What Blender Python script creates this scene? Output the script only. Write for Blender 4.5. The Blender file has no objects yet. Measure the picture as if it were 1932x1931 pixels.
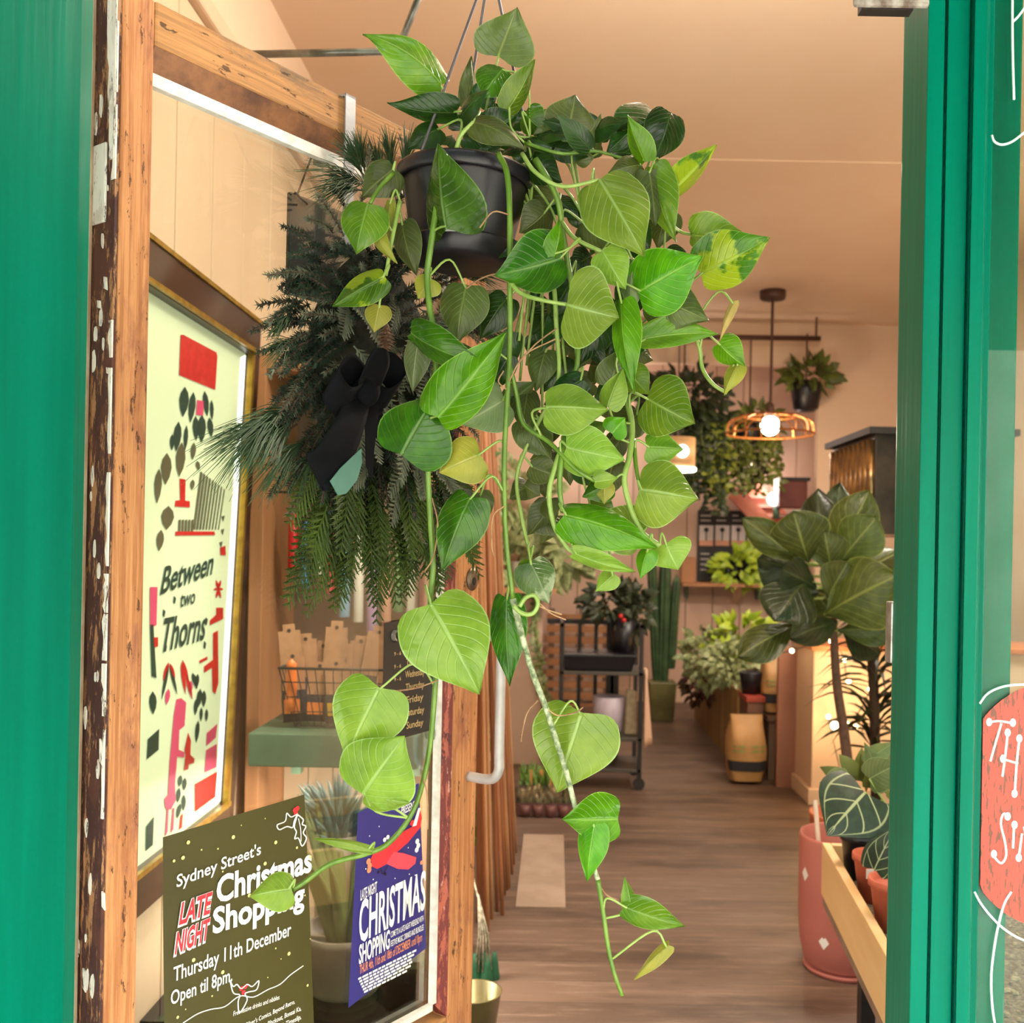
import bpy, math, random
from mathutils import Vector, Matrix
R = math.radians
sc = bpy.context.scene
col = sc.collection
V = Vector

# ------------------------------------------------------------------ camera
FPX, CX, CY, ROLL, CH = 1900.0, 1050.0, 1034.0, R(1.1), 1.40
CAM = V((0, 0, CH))
cr, sr = math.cos(ROLL), math.sin(ROLL)
cd = bpy.data.cameras.new('camera')
cam = bpy.data.objects.new('camera', cd)
col.objects.link(cam)
cd.sensor_fit = 'HORIZONTAL'
cd.sensor_width = 36.0
cd.lens = 36.0 * FPX / 1932.0
cd.shift_x = (966.0 - CX) / 1932.0
cd.shift_y = (CY - 965.5) / 1932.0
cd.clip_start = 0.05
cam.matrix_world = Matrix(((cr, -sr, 0, 0), (0, 0, -1, 0), (sr, cr, 0, CH), (0, 0, 0, 1)))
cd.dof.use_dof = True
cd.dof.focus_distance = 1.5
cd.dof.aperture_fstop = 6.5
sc.camera = cam

# ------------------------------------------------------------------ light
w = bpy.data.worlds.new('sky')
sc.world = w
w.use_nodes = True
bg = w.node_tree.nodes['Background']
bg.inputs[0].default_value = (1.0, 0.985, 0.95, 1)
bg.inputs[1].default_value = 12.5


def lamp(name, kind, loc, power, color, size=0.1, rot=None, sy=None):
    d = bpy.data.lights.new(name, kind)
    d.energy = power
    d.color = color
    if kind == 'AREA':
        d.shape = 'RECTANGLE'
        d.size = size
        d.size_y = sy or size
    else:
        d.shadow_soft_size = size
    o = bpy.data.objects.new(name, d)
    col.objects.link(o)
    o.location = loc
    if rot:
        o.rotation_euler = rot
    return o


WARM = (1.0, 0.88, 0.75)
lamp('front_fill_light', 'POINT', (0.75, 2.3, 3.0), 78, WARM, 0.12)  # this and the next: unseen fill lamps added above the view
lamp('front_fill_light', 'POINT', (0.1, 2.75, 3.1), 12, WARM, 0.12)
lamp('back_fill_light', 'AREA', (1.9, 4.6, 3.2), 95, WARM, 0.9, (0, 0, 0), 0.5)  # unseen area lamp, added to lift the rear of the room
lamp('unit_fill_light', 'AREA', (-0.70, 3.45, 1.98), 9, WARM, 0.45, (0, 0, 0), 0.2)  # fill lamp added inside the display unit, no fitting there
lamp('low_fill_light', 'AREA', (-0.62, 3.1, 0.74), 12, WARM, 0.4, (R(-12), 0, 0), 0.1)  # second added fill, brightens the boards and plants below the shelf
sp_ = lamp('display_fill_spot', 'SPOT', (0.15, 2.15, 3.1), 170, WARM, 0.06)  # added spot without a fitting, aimed to brighten basket and display
sp_.rotation_euler = (V((-0.66, 2.95, 0.75)) - V((0.15, 2.15, 3.1))).to_track_quat('-Z', 'Y').to_euler()
sp_.data.spot_size = R(40)
sp_.data.spot_blend = 0.7
lamp('stair_light', 'POINT', (1.9, 8.98, 2.0), 5, (1.0, 0.8, 0.7), 0.08)
lamp('alcove_fill_light', 'POINT', (0.3, 8.75, 2.5), 18, (1.0, 0.85, 0.74), 0.12)  # hidden fill point added in the alcove, not tied to a bulb

vs = sc.view_settings
vs.view_transform = 'Standard'
vs.look = 'None'
vs.gamma = 1.0
vs.use_curve_mapping = False
vs.exposure = 0.4
sc.cycles.max_bounces = 10
sc.cycles.transparent_max_bounces = 16
sc.cycles.use_denoising = True
sc.cycles.sample_clamp_indirect = 6.0


# ------------------------------------------------------------------ pixels to places
def ray(px, py):
    u, v = px - CX, CY - py
    return V(((u * cr - v * sr) / FPX, 1.0, (u * sr + v * cr) / FPX))


def P(px, py, d):
    return CAM + ray(px, py) * d


def hit(px, py, p0, n):
    r = ray(px, py)
    t = (p0 - CAM).dot(n) / r.dot(n)
    return CAM + r * t


def lin(h):
    h = h.lstrip('#')
    c = [int(h[i:i + 2], 16) / 255 for i in (0, 2, 4)]
    return tuple(x / 12.92 if x <= 0.04045 else ((x + 0.055) / 1.055) ** 2.4 for x in c) + (1.0,)


# ------------------------------------------------------------------ materials
class N:
    def __init__(s, name):
        s.m = bpy.data.materials.new(name)
        s.m.use_nodes = True
        s.t = s.m.node_tree
        s.b = s.t.nodes['Principled BSDF']
        s.out = s.t.nodes['Material Output']

    def n(s, typ, **kw):
        x = s.t.nodes.new(typ)
        for k, v in kw.items():
            setattr(x, k, v)
        return x

    def l(s, a, b):
        s.t.links.new(a, b)

    def val(s, sock, v):
        if hasattr(v, 'is_output') or hasattr(v, 'links'):
            s.l(v, sock)
        else:
            sock.default_value = v

    def math(s, op, a, b=0.0, c=None):
        x = s.n('ShaderNodeMath', operation=op)
        s.val(x.inputs[0], a)
        s.val(x.inputs[1], b)
        if c is not None:
            s.val(x.inputs[2], c)
        return x.outputs[0]

    def step(s, v, a, b):
        x = s.n('ShaderNodeMapRange', interpolation_type='SMOOTHSTEP')
        s.val(x.inputs[0], v)
        x.inputs[1].default_value = a
        x.inputs[2].default_value = b
        return x.outputs[0]

    def mix(s, f, a, b):
        x = s.n('ShaderNodeMix', data_type='RGBA')
        s.val(x.inputs[0], f)
        s.val(x.inputs[6], a)
        s.val(x.inputs[7], b)
        return x.outputs[2]

    def coords(s, scale=(1, 1, 1)):
        c = s.n('ShaderNodeTexCoord')
        mp = s.n('ShaderNodeMapping')
        mp.inputs['Scale'].default_value = scale
        s.l(c.outputs['Object'], mp.inputs[0])
        return mp.outputs[0]

    def noise(s, vec, scale, detail=4.0, rough=0.55):
        x = s.n('ShaderNodeTexNoise')
        x.inputs['Scale'].default_value = scale
        x.inputs['Detail'].default_value = detail
        x.inputs['Roughness'].default_value = rough
        s.l(vec, x.inputs['Vector'])
        return x.outputs['Fac']

    def bump(s, h, strength, dist=0.01):
        x = s.n('ShaderNodeBump')
        x.inputs['Strength'].default_value = strength
        x.inputs['Distance'].default_value = dist
        s.l(h, x.inputs['Height'])
        s.l(x.outputs[0], s.b.inputs['Normal'])


def plain(name, hx, rough=0.5, metal=0.0, hx2=None, scale=8.0, bump=0.0, stretch=(1, 1, 1), spec=0.5, coat=0.0):
    k = N(name)
    k.b.inputs['Roughness'].default_value = rough
    k.b.inputs['Metallic'].default_value = metal
    k.b.inputs['Specular IOR Level'].default_value = spec
    k.b.inputs['Coat Weight'].default_value = coat
    vec = k.coords(stretch)
    f = k.noise(vec, scale)
    h2 = hx2 or hx
    k.l(k.mix(k.step(f, 0.3, 0.7), lin(hx), lin(h2)), k.b.inputs['Base Color'])
    if bump:
        k.bump(f, bump)
    return k.m


def glow(name, hx, strength):
    k = N(name)
    k.b.inputs['Base Color'].default_value = lin(hx)
    k.b.inputs['Emission Color'].default_value = lin(hx)
    k.b.inputs['Emission Strength'].default_value = strength
    return k.m


def wood(name, hx, hx2, axis='z', scale=14.0, rough=0.6, bump=0.15, hx3=None):
    k = N(name)
    st = {'z': (1, 1, 0.07), 'x': (0.07, 1, 1), 'y': (1, 0.07, 1)}[axis]
    f = k.noise(k.coords(st), scale, 6.0, 0.65)
    c = k.mix(k.step(f, 0.3, 0.7), lin(hx), lin(hx2))
    if hx3:
        g = k.noise(k.coords(tuple(max(x, 0.25) for x in st)), 9.0, 5.0, 0.7)
        c = k.mix(k.step(g, 0.62, 0.7), c, lin(hx3))
    k.l(c, k.b.inputs['Base Color'])
    k.b.inputs['Roughness'].default_value = rough
    k.bump(f, bump, 0.004)
    return k.m


def oldpine(name, a, b, pit, stain, axis='z', th=.60):
    k = N(name)
    st = {'z': (1, 1, .03), 'x': (.03, .03, 1)}[axis]
    st2 = {'z': (1, 1, .3), 'x': (.3, .3, 1)}[axis]
    f = k.noise(k.coords(st), 150, 5, .7)
    g = k.noise(k.coords(st2), 16, 6, .7)
    h = k.noise(k.coords(st2), 75, 5, .7)
    c = k.mix(k.step(f, .35, .65), lin(a), lin(b))
    c = k.mix(k.math('MULTIPLY', k.step(g, .50, .66), .75), c, lin(stain))
    c = k.mix(k.math('MULTIPLY', k.step(h, th, th + .05), .85), c, lin(pit))
    k.l(c, k.b.inputs['Base Color'])
    k.b.inputs['Roughness'].default_value = .7
    k.b.inputs['Specular IOR Level'].default_value = .25
    k.bump(k.math('SUBTRACT', f, k.step(h, th, th + .05)), .6, .003)
    return k.m


def chipped(name, cols, scale=30.0, axis='z', th=(0.47, 0.53, 0.63)):
    """old wood with layers of chipped paint: cols = wood, paint, second paint, pale flecks"""
    k = N(name)
    st = {'z': (1, 1, 0.16), 'x': (0.16, 1, 1)}[axis]
    f = k.noise(k.coords(st), scale, 8.0, 0.75)
    g = k.noise(k.coords((1, 1, 0.5)), 9.0, 6.0, 0.7)
    h = k.noise(k.coords(st), scale * 1.7, 8.0, 0.8)
    c = k.mix(k.step(f, th[0], th[0] + .04), lin(cols[0]), lin(cols[1]))
    c = k.mix(k.step(g, th[1], th[1] + .03), c, lin(cols[2]))
    c = k.mix(k.step(h, th[2], th[2] + .03), c, lin(cols[3]))
    k.l(c, k.b.inputs['Base Color'])
    k.b.inputs['Roughness'].default_value = 0.6
    k.bump(h, 0.5, 0.004)
    return k.m


def leafmat(name, hx, hx2, vein, back, veinstr=0.35, rough=0.28, spots=None, trans=0.25, nv=9.0):
    k = N(name)
    uv = k.n('ShaderNodeUVMap')
    sp = k.n('ShaderNodeSeparateXYZ')
    k.l(uv.outputs[0], sp.inputs[0])
    a = k.math('ABSOLUTE', k.math('SUBTRACT', k.math('MULTIPLY', sp.outputs[1], 2.0), 1.0))
    mid = k.math('SUBTRACT', 1.0, k.step(a, 0.015, 0.06))
    t = k.math('SUBTRACT', k.math('MULTIPLY', sp.outputs[0], nv), k.math('MULTIPLY', a, 3.2))
    fr = k.math('ABSOLUTE', k.math('SUBTRACT', k.math('FRACT', t), 0.5))
    side = k.math('MULTIPLY', k.step(fr, 0.40, 0.5), 0.45)
    vm = k.math('MAXIMUM', mid, side)
    f = k.noise(k.coords(), 28.0, 3.0)
    oi = k.n('ShaderNodeObjectInfo')
    c = k.mix(k.step(f, 0.35, 0.68), lin(hx), lin(hx2))
    hs = k.n('ShaderNodeHueSaturation')
    k.l(k.math('MULTIPLY_ADD', oi.outputs['Random'], 0.5, 0.75), hs.inputs['Value'])
    k.l(k.math('MULTIPLY_ADD', oi.outputs['Random'], 0.03, 0.485), hs.inputs['Hue'])
    k.l(c, hs.inputs['Color'])
    c = hs.outputs[0]
    if spots:
        g = k.noise(k.coords(), 17.0, 5.0)
        c = k.mix(k.step(g, 0.50, 0.56), c, lin(spots))
    c = k.mix(k.math('MULTIPLY', vm, veinstr), c, lin(vein))
    edge = k.step(a, 0.955, 0.985)
    c = k.mix(k.math('MULTIPLY', edge, 0.6), c, lin(vein))
    geo = k.n('ShaderNodeNewGeometry')
    cb = k.mix(k.math('MULTIPLY', vm, veinstr), lin(back), lin(vein))
    c = k.mix(geo.outputs['Backfacing'], c, cb)
    k.l(c, k.b.inputs['Base Color'])
    k.l(k.math('MULTIPLY_ADD', geo.outputs['Backfacing'], 0.3, rough), k.b.inputs['Roughness'])
    k.b.inputs['Specular IOR Level'].default_value = .38
    k.bump(k.math('SUBTRACT', f, k.math('MULTIPLY', vm, 0.8)), 0.35, 0.006)
    tr = k.n('ShaderNodeBsdfTranslucent')
    k.l(c, tr.inputs[0])
    mx = k.n('ShaderNodeMixShader')
    mx.inputs[0].default_value = trans
    k.l(k.b.outputs[0], mx.inputs[1])
    k.l(tr.outputs[0], mx.inputs[2])
    k.l(mx.outputs[0], k.out.inputs[0])
    return k.m


def glassmat(name, tint='#f4fbf8', rough=0.0, refl=1.0):
    k = N(name)
    tb = k.n('ShaderNodeBsdfTransparent')
    tb.inputs[0].default_value = lin(tint)
    gl = k.n('ShaderNodeBsdfGlossy')
    gl.inputs['Roughness'].default_value = rough
    fr = k.n('ShaderNodeFresnel')
    fr.inputs[0].default_value = 1.45
    mx = k.n('ShaderNodeMixShader')
    k.l(k.math('MULTIPLY', fr.outputs[0], refl), mx.inputs[0])
    k.l(tb.outputs[0], mx.inputs[1])
    k.l(gl.outputs[0], mx.inputs[2])
    k.l(mx.outputs[0], k.out.inputs[0])
    return k.m


# ------------------------------------------------------------------ mesh builder
class M:
    def __init__(s, T=None):
        s.v, s.f, s.uv, s.T = [], [], [], T

    def add(s, vs, fs, uvs=None):
        b = len(s.v)
        s.v += [(s.T @ V(p)) if s.T else V(p) for p in vs]
        for i, f in enumerate(fs):
            s.f.append([b + j for j in f])
            s.uv.append([uvs[j] for j in f] if uvs else [(0, 0)] * len(f))
        return s

    def box(s, x0, y0, z0, x1, y1, z1):
        x0, x1 = min(x0, x1), max(x0, x1)
        y0, y1 = min(y0, y1), max(y0, y1)
        z0, z1 = min(z0, z1), max(z0, z1)
        vs = [(x0, y0, z0), (x1, y0, z0), (x1, y1, z0), (x0, y1, z0), (x0, y0, z1), (x1, y0, z1), (x1, y1, z1), (x0, y1, z1)]
        return s.add(vs, [(0, 3, 2, 1), (4, 5, 6, 7), (0, 1, 5, 4), (1, 2, 6, 5), (2, 3, 7, 6), (3, 0, 4, 7)])

    def hexa(s, a, b):
        """two matching quads a, b (4 points each)"""
        return s.add(list(a) + list(b), [(0, 1, 2, 3), (7, 6, 5, 4), (0, 4, 5, 1), (1, 5, 6, 2), (2, 6, 7, 3), (3, 7, 4, 0)])

    def bar(s, p, q, wx, wy, up=(0, 0, 1)):
        p, q, up = V(p), V(q), V(up)
        d = (q - p).normalized()
        if abs(d.dot(up)) > 0.98:
            up = V((0, 1, 0))
        a = d.cross(up).normalized() * wx / 2
        b = a.cross(d).normalized() * wy / 2
        return s.hexa([p - a - b, p + a - b, p + a + b, p - a + b], [q - a - b, q + a - b, q + a + b, q - a + b])

    def tube(s, pts, r, n=8, caps=True):
        pts = [V(p) for p in pts]
        m = len(pts)
        rs = r if isinstance(r, (list, tuple)) else [r] * m
        d0 = (pts[1] - pts[0]).normalized()
        nx = d0.orthogonal().normalized()
        vs, fs = [], []
        for i, p in enumerate(pts):
            a = pts[max(i - 1, 0)]
            c = pts[min(i + 1, m - 1)]
            d = (c - a).normalized()
            nx = (nx - d * nx.dot(d))
            nx = nx.normalized() if nx.length > 1e-6 else d.orthogonal().normalized()
            ny = d.cross(nx)
            for j in range(n):
                t = 2 * math.pi * j / n
                vs.append(p + (nx * math.cos(t) + ny * math.sin(t)) * rs[i])
        for i in range(m - 1):
            for j in range(n):
                k = (j + 1) % n
                fs.append((i * n + j, i * n + k, (i + 1) * n + k, (i + 1) * n + j))
        if caps:
            fs.append(tuple(range(n - 1, -1, -1)))
            fs.append(tuple((m - 1) * n + j for j in range(n)))
        return s.add(vs, fs)

    def lathe(s, prof, c, n=28, ax=None, sq=None):
        """prof: (r, h) pairs from the bottom outside to the end; ax: (x axis, y axis, up)"""
        c = V(c)
        X, Y, Z = ax or (V((1, 0, 0)), V((0, 1, 0)), V((0, 0, 1)))
        vs, fs = [], []
        for r, h in prof:
            for j in range(n):
                t = 2 * math.pi * j / n
                vs.append(c + X * (r * math.cos(t)) + Y * (r * math.sin(t)) + Z * h)
        m = len(prof)
        for i in range(m - 1):
            for j in range(n):
                k = (j + 1) % n
                fs.append((i * n + j, i * n + k, (i + 1) * n + k, (i + 1) * n + j))
        if prof[0][0] > 1e-5:
            fs.append(tuple(range(n - 1, -1, -1)))
        if prof[-1][0] > 1e-5:
            fs.append(tuple((m - 1) * n + j for j in range(n)))
        return s.add(vs, fs)

    def ball(s, c, r, nu=12, nv=8, sz=(1, 1, 1)):
        prof = [(max(1e-6, math.sin(math.pi * i / nv)) * r, -math.cos(math.pi * i / nv) * r) for i in range(nv + 1)]
        return s.lathe(prof, c, nu, (V((sz[0], 0, 0)), V((0, sz[1], 0)), V((0, 0, sz[2]))))

    def poly(s, pts, off):
        """flat outline pts (3D) given the thickness vector off"""
        off = V(off)
        n = len(pts)
        a = [V(p) for p in pts]
        vs = a + [p + off for p in a]
        fs = [tuple(range(n - 1, -1, -1)), tuple(range(n, 2 * n))]
        fs += [(i, (i + 1) % n, n + (i + 1) % n, n + i) for i in range(n)]
        return s.add(vs, fs)

    def spike(s, p, q, r, n=3):
        p, q = V(p), V(q)
        d = (q - p).normalized()
        a = d.orthogonal().normalized()
        b = d.cross(a)
        vs = [p + (a * math.cos(2 * math.pi * j / n) + b * math.sin(2 * math.pi * j / n)) * r for j in range(n)] + [q]
        return s.add(vs, [(j, (j + 1) % n, n) for j in range(n)])

    def leaf(s, b, t, nrm, w, fold=0.0, droop=0.0, lobe=0.12, nu=9, nv=4, ripple=0.0, shape=0.6, curl=0.0, quilt=0.0):
        """a leaf blade from base b to tip t, facing nrm; w full width; fold bends the halves away from nrm"""
        b, t = V(b), V(t)
        a = t - b
        L = a.length
        a = a / L
        nn = V(nrm)
        nn = (nn - a * nn.dot(a)).normalized()
        sd = nn.cross(a)
        fa = R(fold)
        vs, uvs, fs = [], [], []
        for i in range(nu + 1):
            u = i / nu
            if lobe > 0.05:
                hw = (1 - u ** 2.7) ** 0.9 * (0.60 + 0.40 * math.sin(math.pi * min(1, u * 0.95 + 0.15))) if u < 1 else 0.0
            else:
                hw = max(math.sin(math.pi * u ** shape) ** 0.85, 0.04) if 0 < u < 1 else 0.03 * (1 - u)
            hw *= w / 2
            for j in range(-nv, nv + 1):
                v = j / nv
                x = u * L - lobe * L * (abs(v) ** 1.3) * (1 - u) ** 2 * 1.0
                if lobe > 0.05:
                    x += 0.16 * L * (1 - u) ** 2 * (abs(v) ** 4)
                yy = v * hw
                z = -abs(yy) * math.sin(fa) - droop * L * (u - 0.5) ** 2 * 4 + droop * L
                z += curl * (v * v) * hw
                z += ripple * L * math.sin(5 * u - 4 * v + 60 * L) * abs(v)
                z += quilt * w * math.cos(6.283 * (9 * u - 3.2 * abs(v))) * min(1, 3 * abs(v)) * (1 - u)
                yy *= math.cos(fa)
                vs.append(b + a * x + sd * yy + nn * z)
                uvs.append((u, 0.5 + 0.5 * v))
        k = 2 * nv + 1
        for i in range(nu):
            for j in range(k - 1):
                fs.append((i * k + j, (i + 1) * k + j, (i + 1) * k + j + 1, i * k + j + 1))
        return s.add(vs, fs, uvs)

    def grid(s, fn, nu, nv):
        vs = [fn(i / nu, j / nv) for i in range(nu + 1) for j in range(nv + 1)]
        uvs = [(i / nu, j / nv) for i in range(nu + 1) for j in range(nv + 1)]
        fs = [(i * (nv + 1) + j, (i + 1) * (nv + 1) + j, (i + 1) * (nv + 1) + j + 1, i * (nv + 1) + j + 1) for i in range(nu) for j in range(nv)]
        return s.add(vs, fs, uvs)

    def build(s, name, mat, parent=None, smooth=False, thick=0.0, bevel=0.0):
        me = bpy.data.meshes.new(name)
        me.from_pydata([tuple(p) for p in s.v], [], s.f)
        if any(any(q != (0, 0) for q in x) for x in s.uv):
            ul = me.uv_layers.new(name='UVMap')
            flat = [c for x in s.uv for q in x for c in q]
            ul.data.foreach_set('uv', flat)
        if smooth:
            me.polygons.foreach_set('use_smooth', [True] * len(me.polygons))
        me.validate()
        me.update()
        o = bpy.data.objects.new(name, me)
        me.materials.append(mat)
        col.objects.link(o)
        if parent is not None:
            o.parent = parent
            o.matrix_parent_inverse = WM.get(parent.name, Matrix.Identity(4)).inverted()
        if thick:
            md = o.modifiers.new('thickness', 'SOLIDIFY')
            md.thickness = thick
            md.offset = 0.0
        if bevel:
            md = o.modifiers.new('edges', 'BEVEL')
            md.width = bevel
            md.segments = 2
            md.limit_method = 'ANGLE'
        return o


WM = {}


def thing(name, label, cat, loc=(0, 0, 0), group=None, rot=0.0):
    o = bpy.data.objects.new(name, None)
    o.empty_display_size = 0.1
    col.objects.link(o)
    o.location = loc
    o.rotation_euler = (0, 0, rot)
    WM[o.name] = Matrix.Translation(V(loc)) @ Matrix.Rotation(rot, 4, 'Z')
    return tag(o, label, cat, group)


def tag(o, label, cat, group=None, kind=None):
    o['label'] = label
    o['category'] = cat
    if group:
        o['group'] = group
    if kind:
        o['kind'] = kind
    return o


def struct(o, label=None, cat=None):
    o['kind'] = 'structure'
    if label:
        o['label'] = label
        o['category'] = cat
    return o


def dup(root, move, label, group=None, rot=None):
    r = root.copy()
    col.objects.link(r)
    r.location = V(root.location) + V(move)
    if rot is not None:
        r.rotation_euler = rot
    r['label'] = label
    if group:
        r['group'] = group

    def kids(a, b):
        for ch in [x for x in root_children(a)]:
            c = ch.copy()
            col.objects.link(c)
            c.parent = b
            c.matrix_parent_inverse = ch.matrix_parent_inverse.copy()
            kids(ch, c)
    kids(root, r)
    return r


def root_children(a):
    return [x for x in list(col.objects) if x.parent == a]


def smoothpath(pts, n=6):
    """Catmull-Rom through the points"""
    pts = [V(p) for p in pts]
    q = [pts[0] * 2 - pts[1]] + pts + [pts[-1] * 2 - pts[-2]]
    out = []
    for i in range(1, len(q) - 2):
        for k in range(n):
            t = k / n
            a, b, c, d = q[i - 1], q[i], q[i + 1], q[i + 2]
            out.append(0.5 * ((2 * b) + (c - a) * t + (2 * a - 5 * b + 4 * c - d) * t * t + (3 * b - a - 3 * c + d) * t ** 3))
    out.append(pts[-1])
    return out


_txt = {}


def text_shape(body, bold=0.0, shear=0.0, spacing=1.0):
    key = (body, bold, shear, spacing)
    if key not in _txt:
        cu = bpy.data.curves.new('lettering', 'FONT')
        cu.body = body
        cu.offset = bold
        cu.shear = shear
        cu.space_character = spacing
        cu.resolution_u = 3
        ob = bpy.data.objects.new('lettering', cu)
        col.objects.link(ob)
        dg = bpy.context.evaluated_depsgraph_get()
        me = bpy.data.meshes.new_from_object(ob.evaluated_get(dg))
        vs = [tuple(v.co) for v in me.vertices]
        fs = [tuple(p.vertices) for p in me.polygons]
        bpy.data.objects.remove(ob)
        bpy.data.curves.remove(cu)
        bpy.data.meshes.remove(me)
        _txt[key] = (vs, fs)
    return _txt[key]


def put_text(m, body, o, ax, up, width, height, bold=0.0, shear=0.0, lift=V((0, 0, 0))):
    """lettering whose box starts at o, spans width along ax and height along up"""
    vs, fs = text_shape(body, bold, shear)
    x0 = min(v[0] for v in vs)
    x1 = max(v[0] for v in vs)
    y1 = max(v[1] for v in vs)
    y0 = 0.0
    o, ax, up = V(o), V(ax), V(up)
    m.add([o + ax * ((v[0] - x0) / (x1 - x0) * width) + up * ((v[1] - y0) / (y1 - y0) * height) + lift for v in vs], fs)


UP = V((0, 0, 1))
# ================================================================== SETTING
m_cream = plain('cream_wall', '#dcc0a6', 0.6, hx2='#d6b89c', scale=1.5)
m_ceil = plain('ceiling_paint', '#e6cdb4', 0.8, hx2='#e0c5aa', scale=1.0)
m_board = plain('cream_boards', '#d8c2a4', 0.45, hx2='#cfb698', scale=2.5, bump=0.05, stretch=(1, 1, .2))
m_dark = plain('dark_gap', '#3a2a22', 0.9)
m_pink = plain('pink_wall', '#dcbda8', 0.65, hx2='#d4b39d', scale=1.2)
m_green = plain('green_gloss_paint', '#00614b', 0.3, hx2='#006b54', scale=30, bump=0.10, stretch=(1, 1, .05), spec=.07)
m_pave = plain('pavement_stone', '#c4c0b8', 0.8, hx2='#b1ada6', scale=6, bump=0.1)
m_wood_floor = N('floor_boards')


def floor_nodes():
    k = m_wood_floor
    sp = k.n('ShaderNodeSeparateXYZ')
    k.l(k.coords(), sp.inputs[0])
    row = k.math('MULTIPLY', sp.outputs[1], 1 / .155)
    wn = k.n('ShaderNodeTexWhiteNoise', noise_dimensions='1D')
    k.l(k.math('FLOOR', row), wn.inputs['W'])
    gap = k.math('LESS_THAN', k.math('FRACT', row), .022)
    f = k.noise(k.coords((0.10, 1, 1)), 30, 8, .75)
    g = k.noise(k.coords((0.22, 1, 1)), 4.5, 6, .65)
    c = k.mix(wn.outputs['Value'], lin('#6f5a4c'), lin('#5a483c'))
    c = k.mix(k.math('MULTIPLY', k.step(f, .48, .72), .7), c, lin('#998574'))
    c = k.mix(k.math('MULTIPLY', k.step(g, .5, .66), .75), c, lin('#3f3028'))
    c = k.mix(k.math('MULTIPLY', gap, .7), c, lin('#33251e'))
    k.l(c, k.b.inputs['Base Color'])
    k.b.inputs['Roughness'].default_value = 0.45
    k.bump(f, .12, .004)


floor_nodes()
CEIL = CH + 1.93
WX = -1.05           # side wall behind the open door
struct(M().box(WX - .2, 1.36, -.06, 3.0, 9.6, 0).build('floor', m_wood_floor.m))
struct(M().box(-30, -7, -.18, 30, 1.36, -.1).build('ground_pavement', m_pave))
struct(M().box(WX - .2, 1.36, CEIL, 3.2, 9.6, CEIL + .1).build('ceiling', m_ceil))
struct(M().box(WX, 4.96, CEIL - .004, 3.0, 5.92, CEIL).build('trim_ceiling_panel', m_ceil))
# side wall of wide boards with dark grooves, plaster above a small moulding
BZ = CH + 1.50
m = M()
ys = [1.36, 1.86, 2.15, 2.44, 2.73, 3.02, 3.31, 3.62, 3.93, 4.24, 4.55, 4.86, 5.17, 5.48, 5.79, 6.1, 6.5]
for a, b in zip(ys[:-1], ys[1:]):
    m.box(WX - .04, a + .003, 0, WX, b - .003, BZ)
struct(m.build('wall_left', m_board, bevel=.003))
struct(M().box(WX - .2, 1.36, 0, WX - .045, 9.6, CEIL).build('wall_left_backing', m_dark))
struct(M().box(WX - .045, 1.36, BZ, WX - .005, 8.6, CEIL).build('wall_left_upper', m_ceil))
struct(M().box(WX - .01, 1.36, BZ, WX + .03, 6.5, BZ + .06).build('trim_moulding', m_cream, bevel=.01))
struct(M().box(3.0, 1.36, 0, 3.2, 9.6, CEIL).build('wall_right', m_cream))
# bulkhead over the alcove and the boarded end wall
AZ = P(1543, 690, 8.5).z
AX = P(1543, 800, 8.5).x
bm_ = M().box(WX - .05, 8.5, AZ, AX, 8.6, CEIL)
bm_.box(AX, 8.5, 0, 3.0, 8.6, CEIL)
struct(bm_.build('wall_back_bulkhead', m_cream))
m = M()
x = WX
while x < 3.0:
    m.box(x + .003, 9.3, 0, min(x + .25, 3.0) - .003, 9.34, CEIL)
    x += .25
struct(m.build('wall_back', m_pink, bevel=.003))
struct(M().box(WX - .1, 9.345, 0, 3.1, 9.5, CEIL).build('wall_back_backing', m_dark))
struct(M().box(WX, 9.27, 0, 3, 9.3, .11).build('baseboard_back', m_cream))
# stub of wall that stands out behind the canes
struct(M().box(WX, 6.5, 0, P(1022, 1250, 6.5).x, 6.62, CEIL - .6).build('wall_partition', m_pink))

# ---- shop front: green frame
L0, L1 = P(135, 1034, 1.20), P(160, 1034, 1.36)
m = M()
q = V((L0.x, 1.2, -.1))
m.poly([q, q + V((0, .032, 0)), q + V((-.28, -.62, 0)), q + V((-.25, -.65, 0))], (0, 0, 4.3))
m.box(-4, 1.232, -.1, L0.x - .16, 1.37, 4.2)
struct(m.build('wall_front_green', m_green, bevel=.004))
m_stop = plain('old_cream_gloss', '#cdb79c', .5, hx2='#b49a7c', scale=30, bump=.2)
struct(M().box(P(146, 1034, 1.37).x, 1.37, 0, P(157, 1034, 1.37).x, 1.378, 2.33).build('trim_door_stop', m_stop))


FY = 1.25


def fx(px, d):
    return P(px, 1034, d).x


prof = [(1672 + 15, 1.40), (1688, 1.345), (1733, FY), (1764, FY), (1764.5, FY + .014), (1769, FY + .014), (1770, FY), (1811, FY), (1813, FY + .01),
        (1819, FY + .01), (1820, FY - .012), (1845, FY - .012), (1847, FY + .05), (1858, FY + .05), (1859, 1.40)]
pts = [V((fx(a, d), d, -.1)) for a, d in prof]
struct(M().poly(pts, (0, 0, 4.3)).build('trim_door_jamb', m_green, bevel=.002))
struct(M().box(fx(1900, FY), 1.19, 2.34, -4, 1.37, 4.2).build('wall_front_lintel', m_green))
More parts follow.
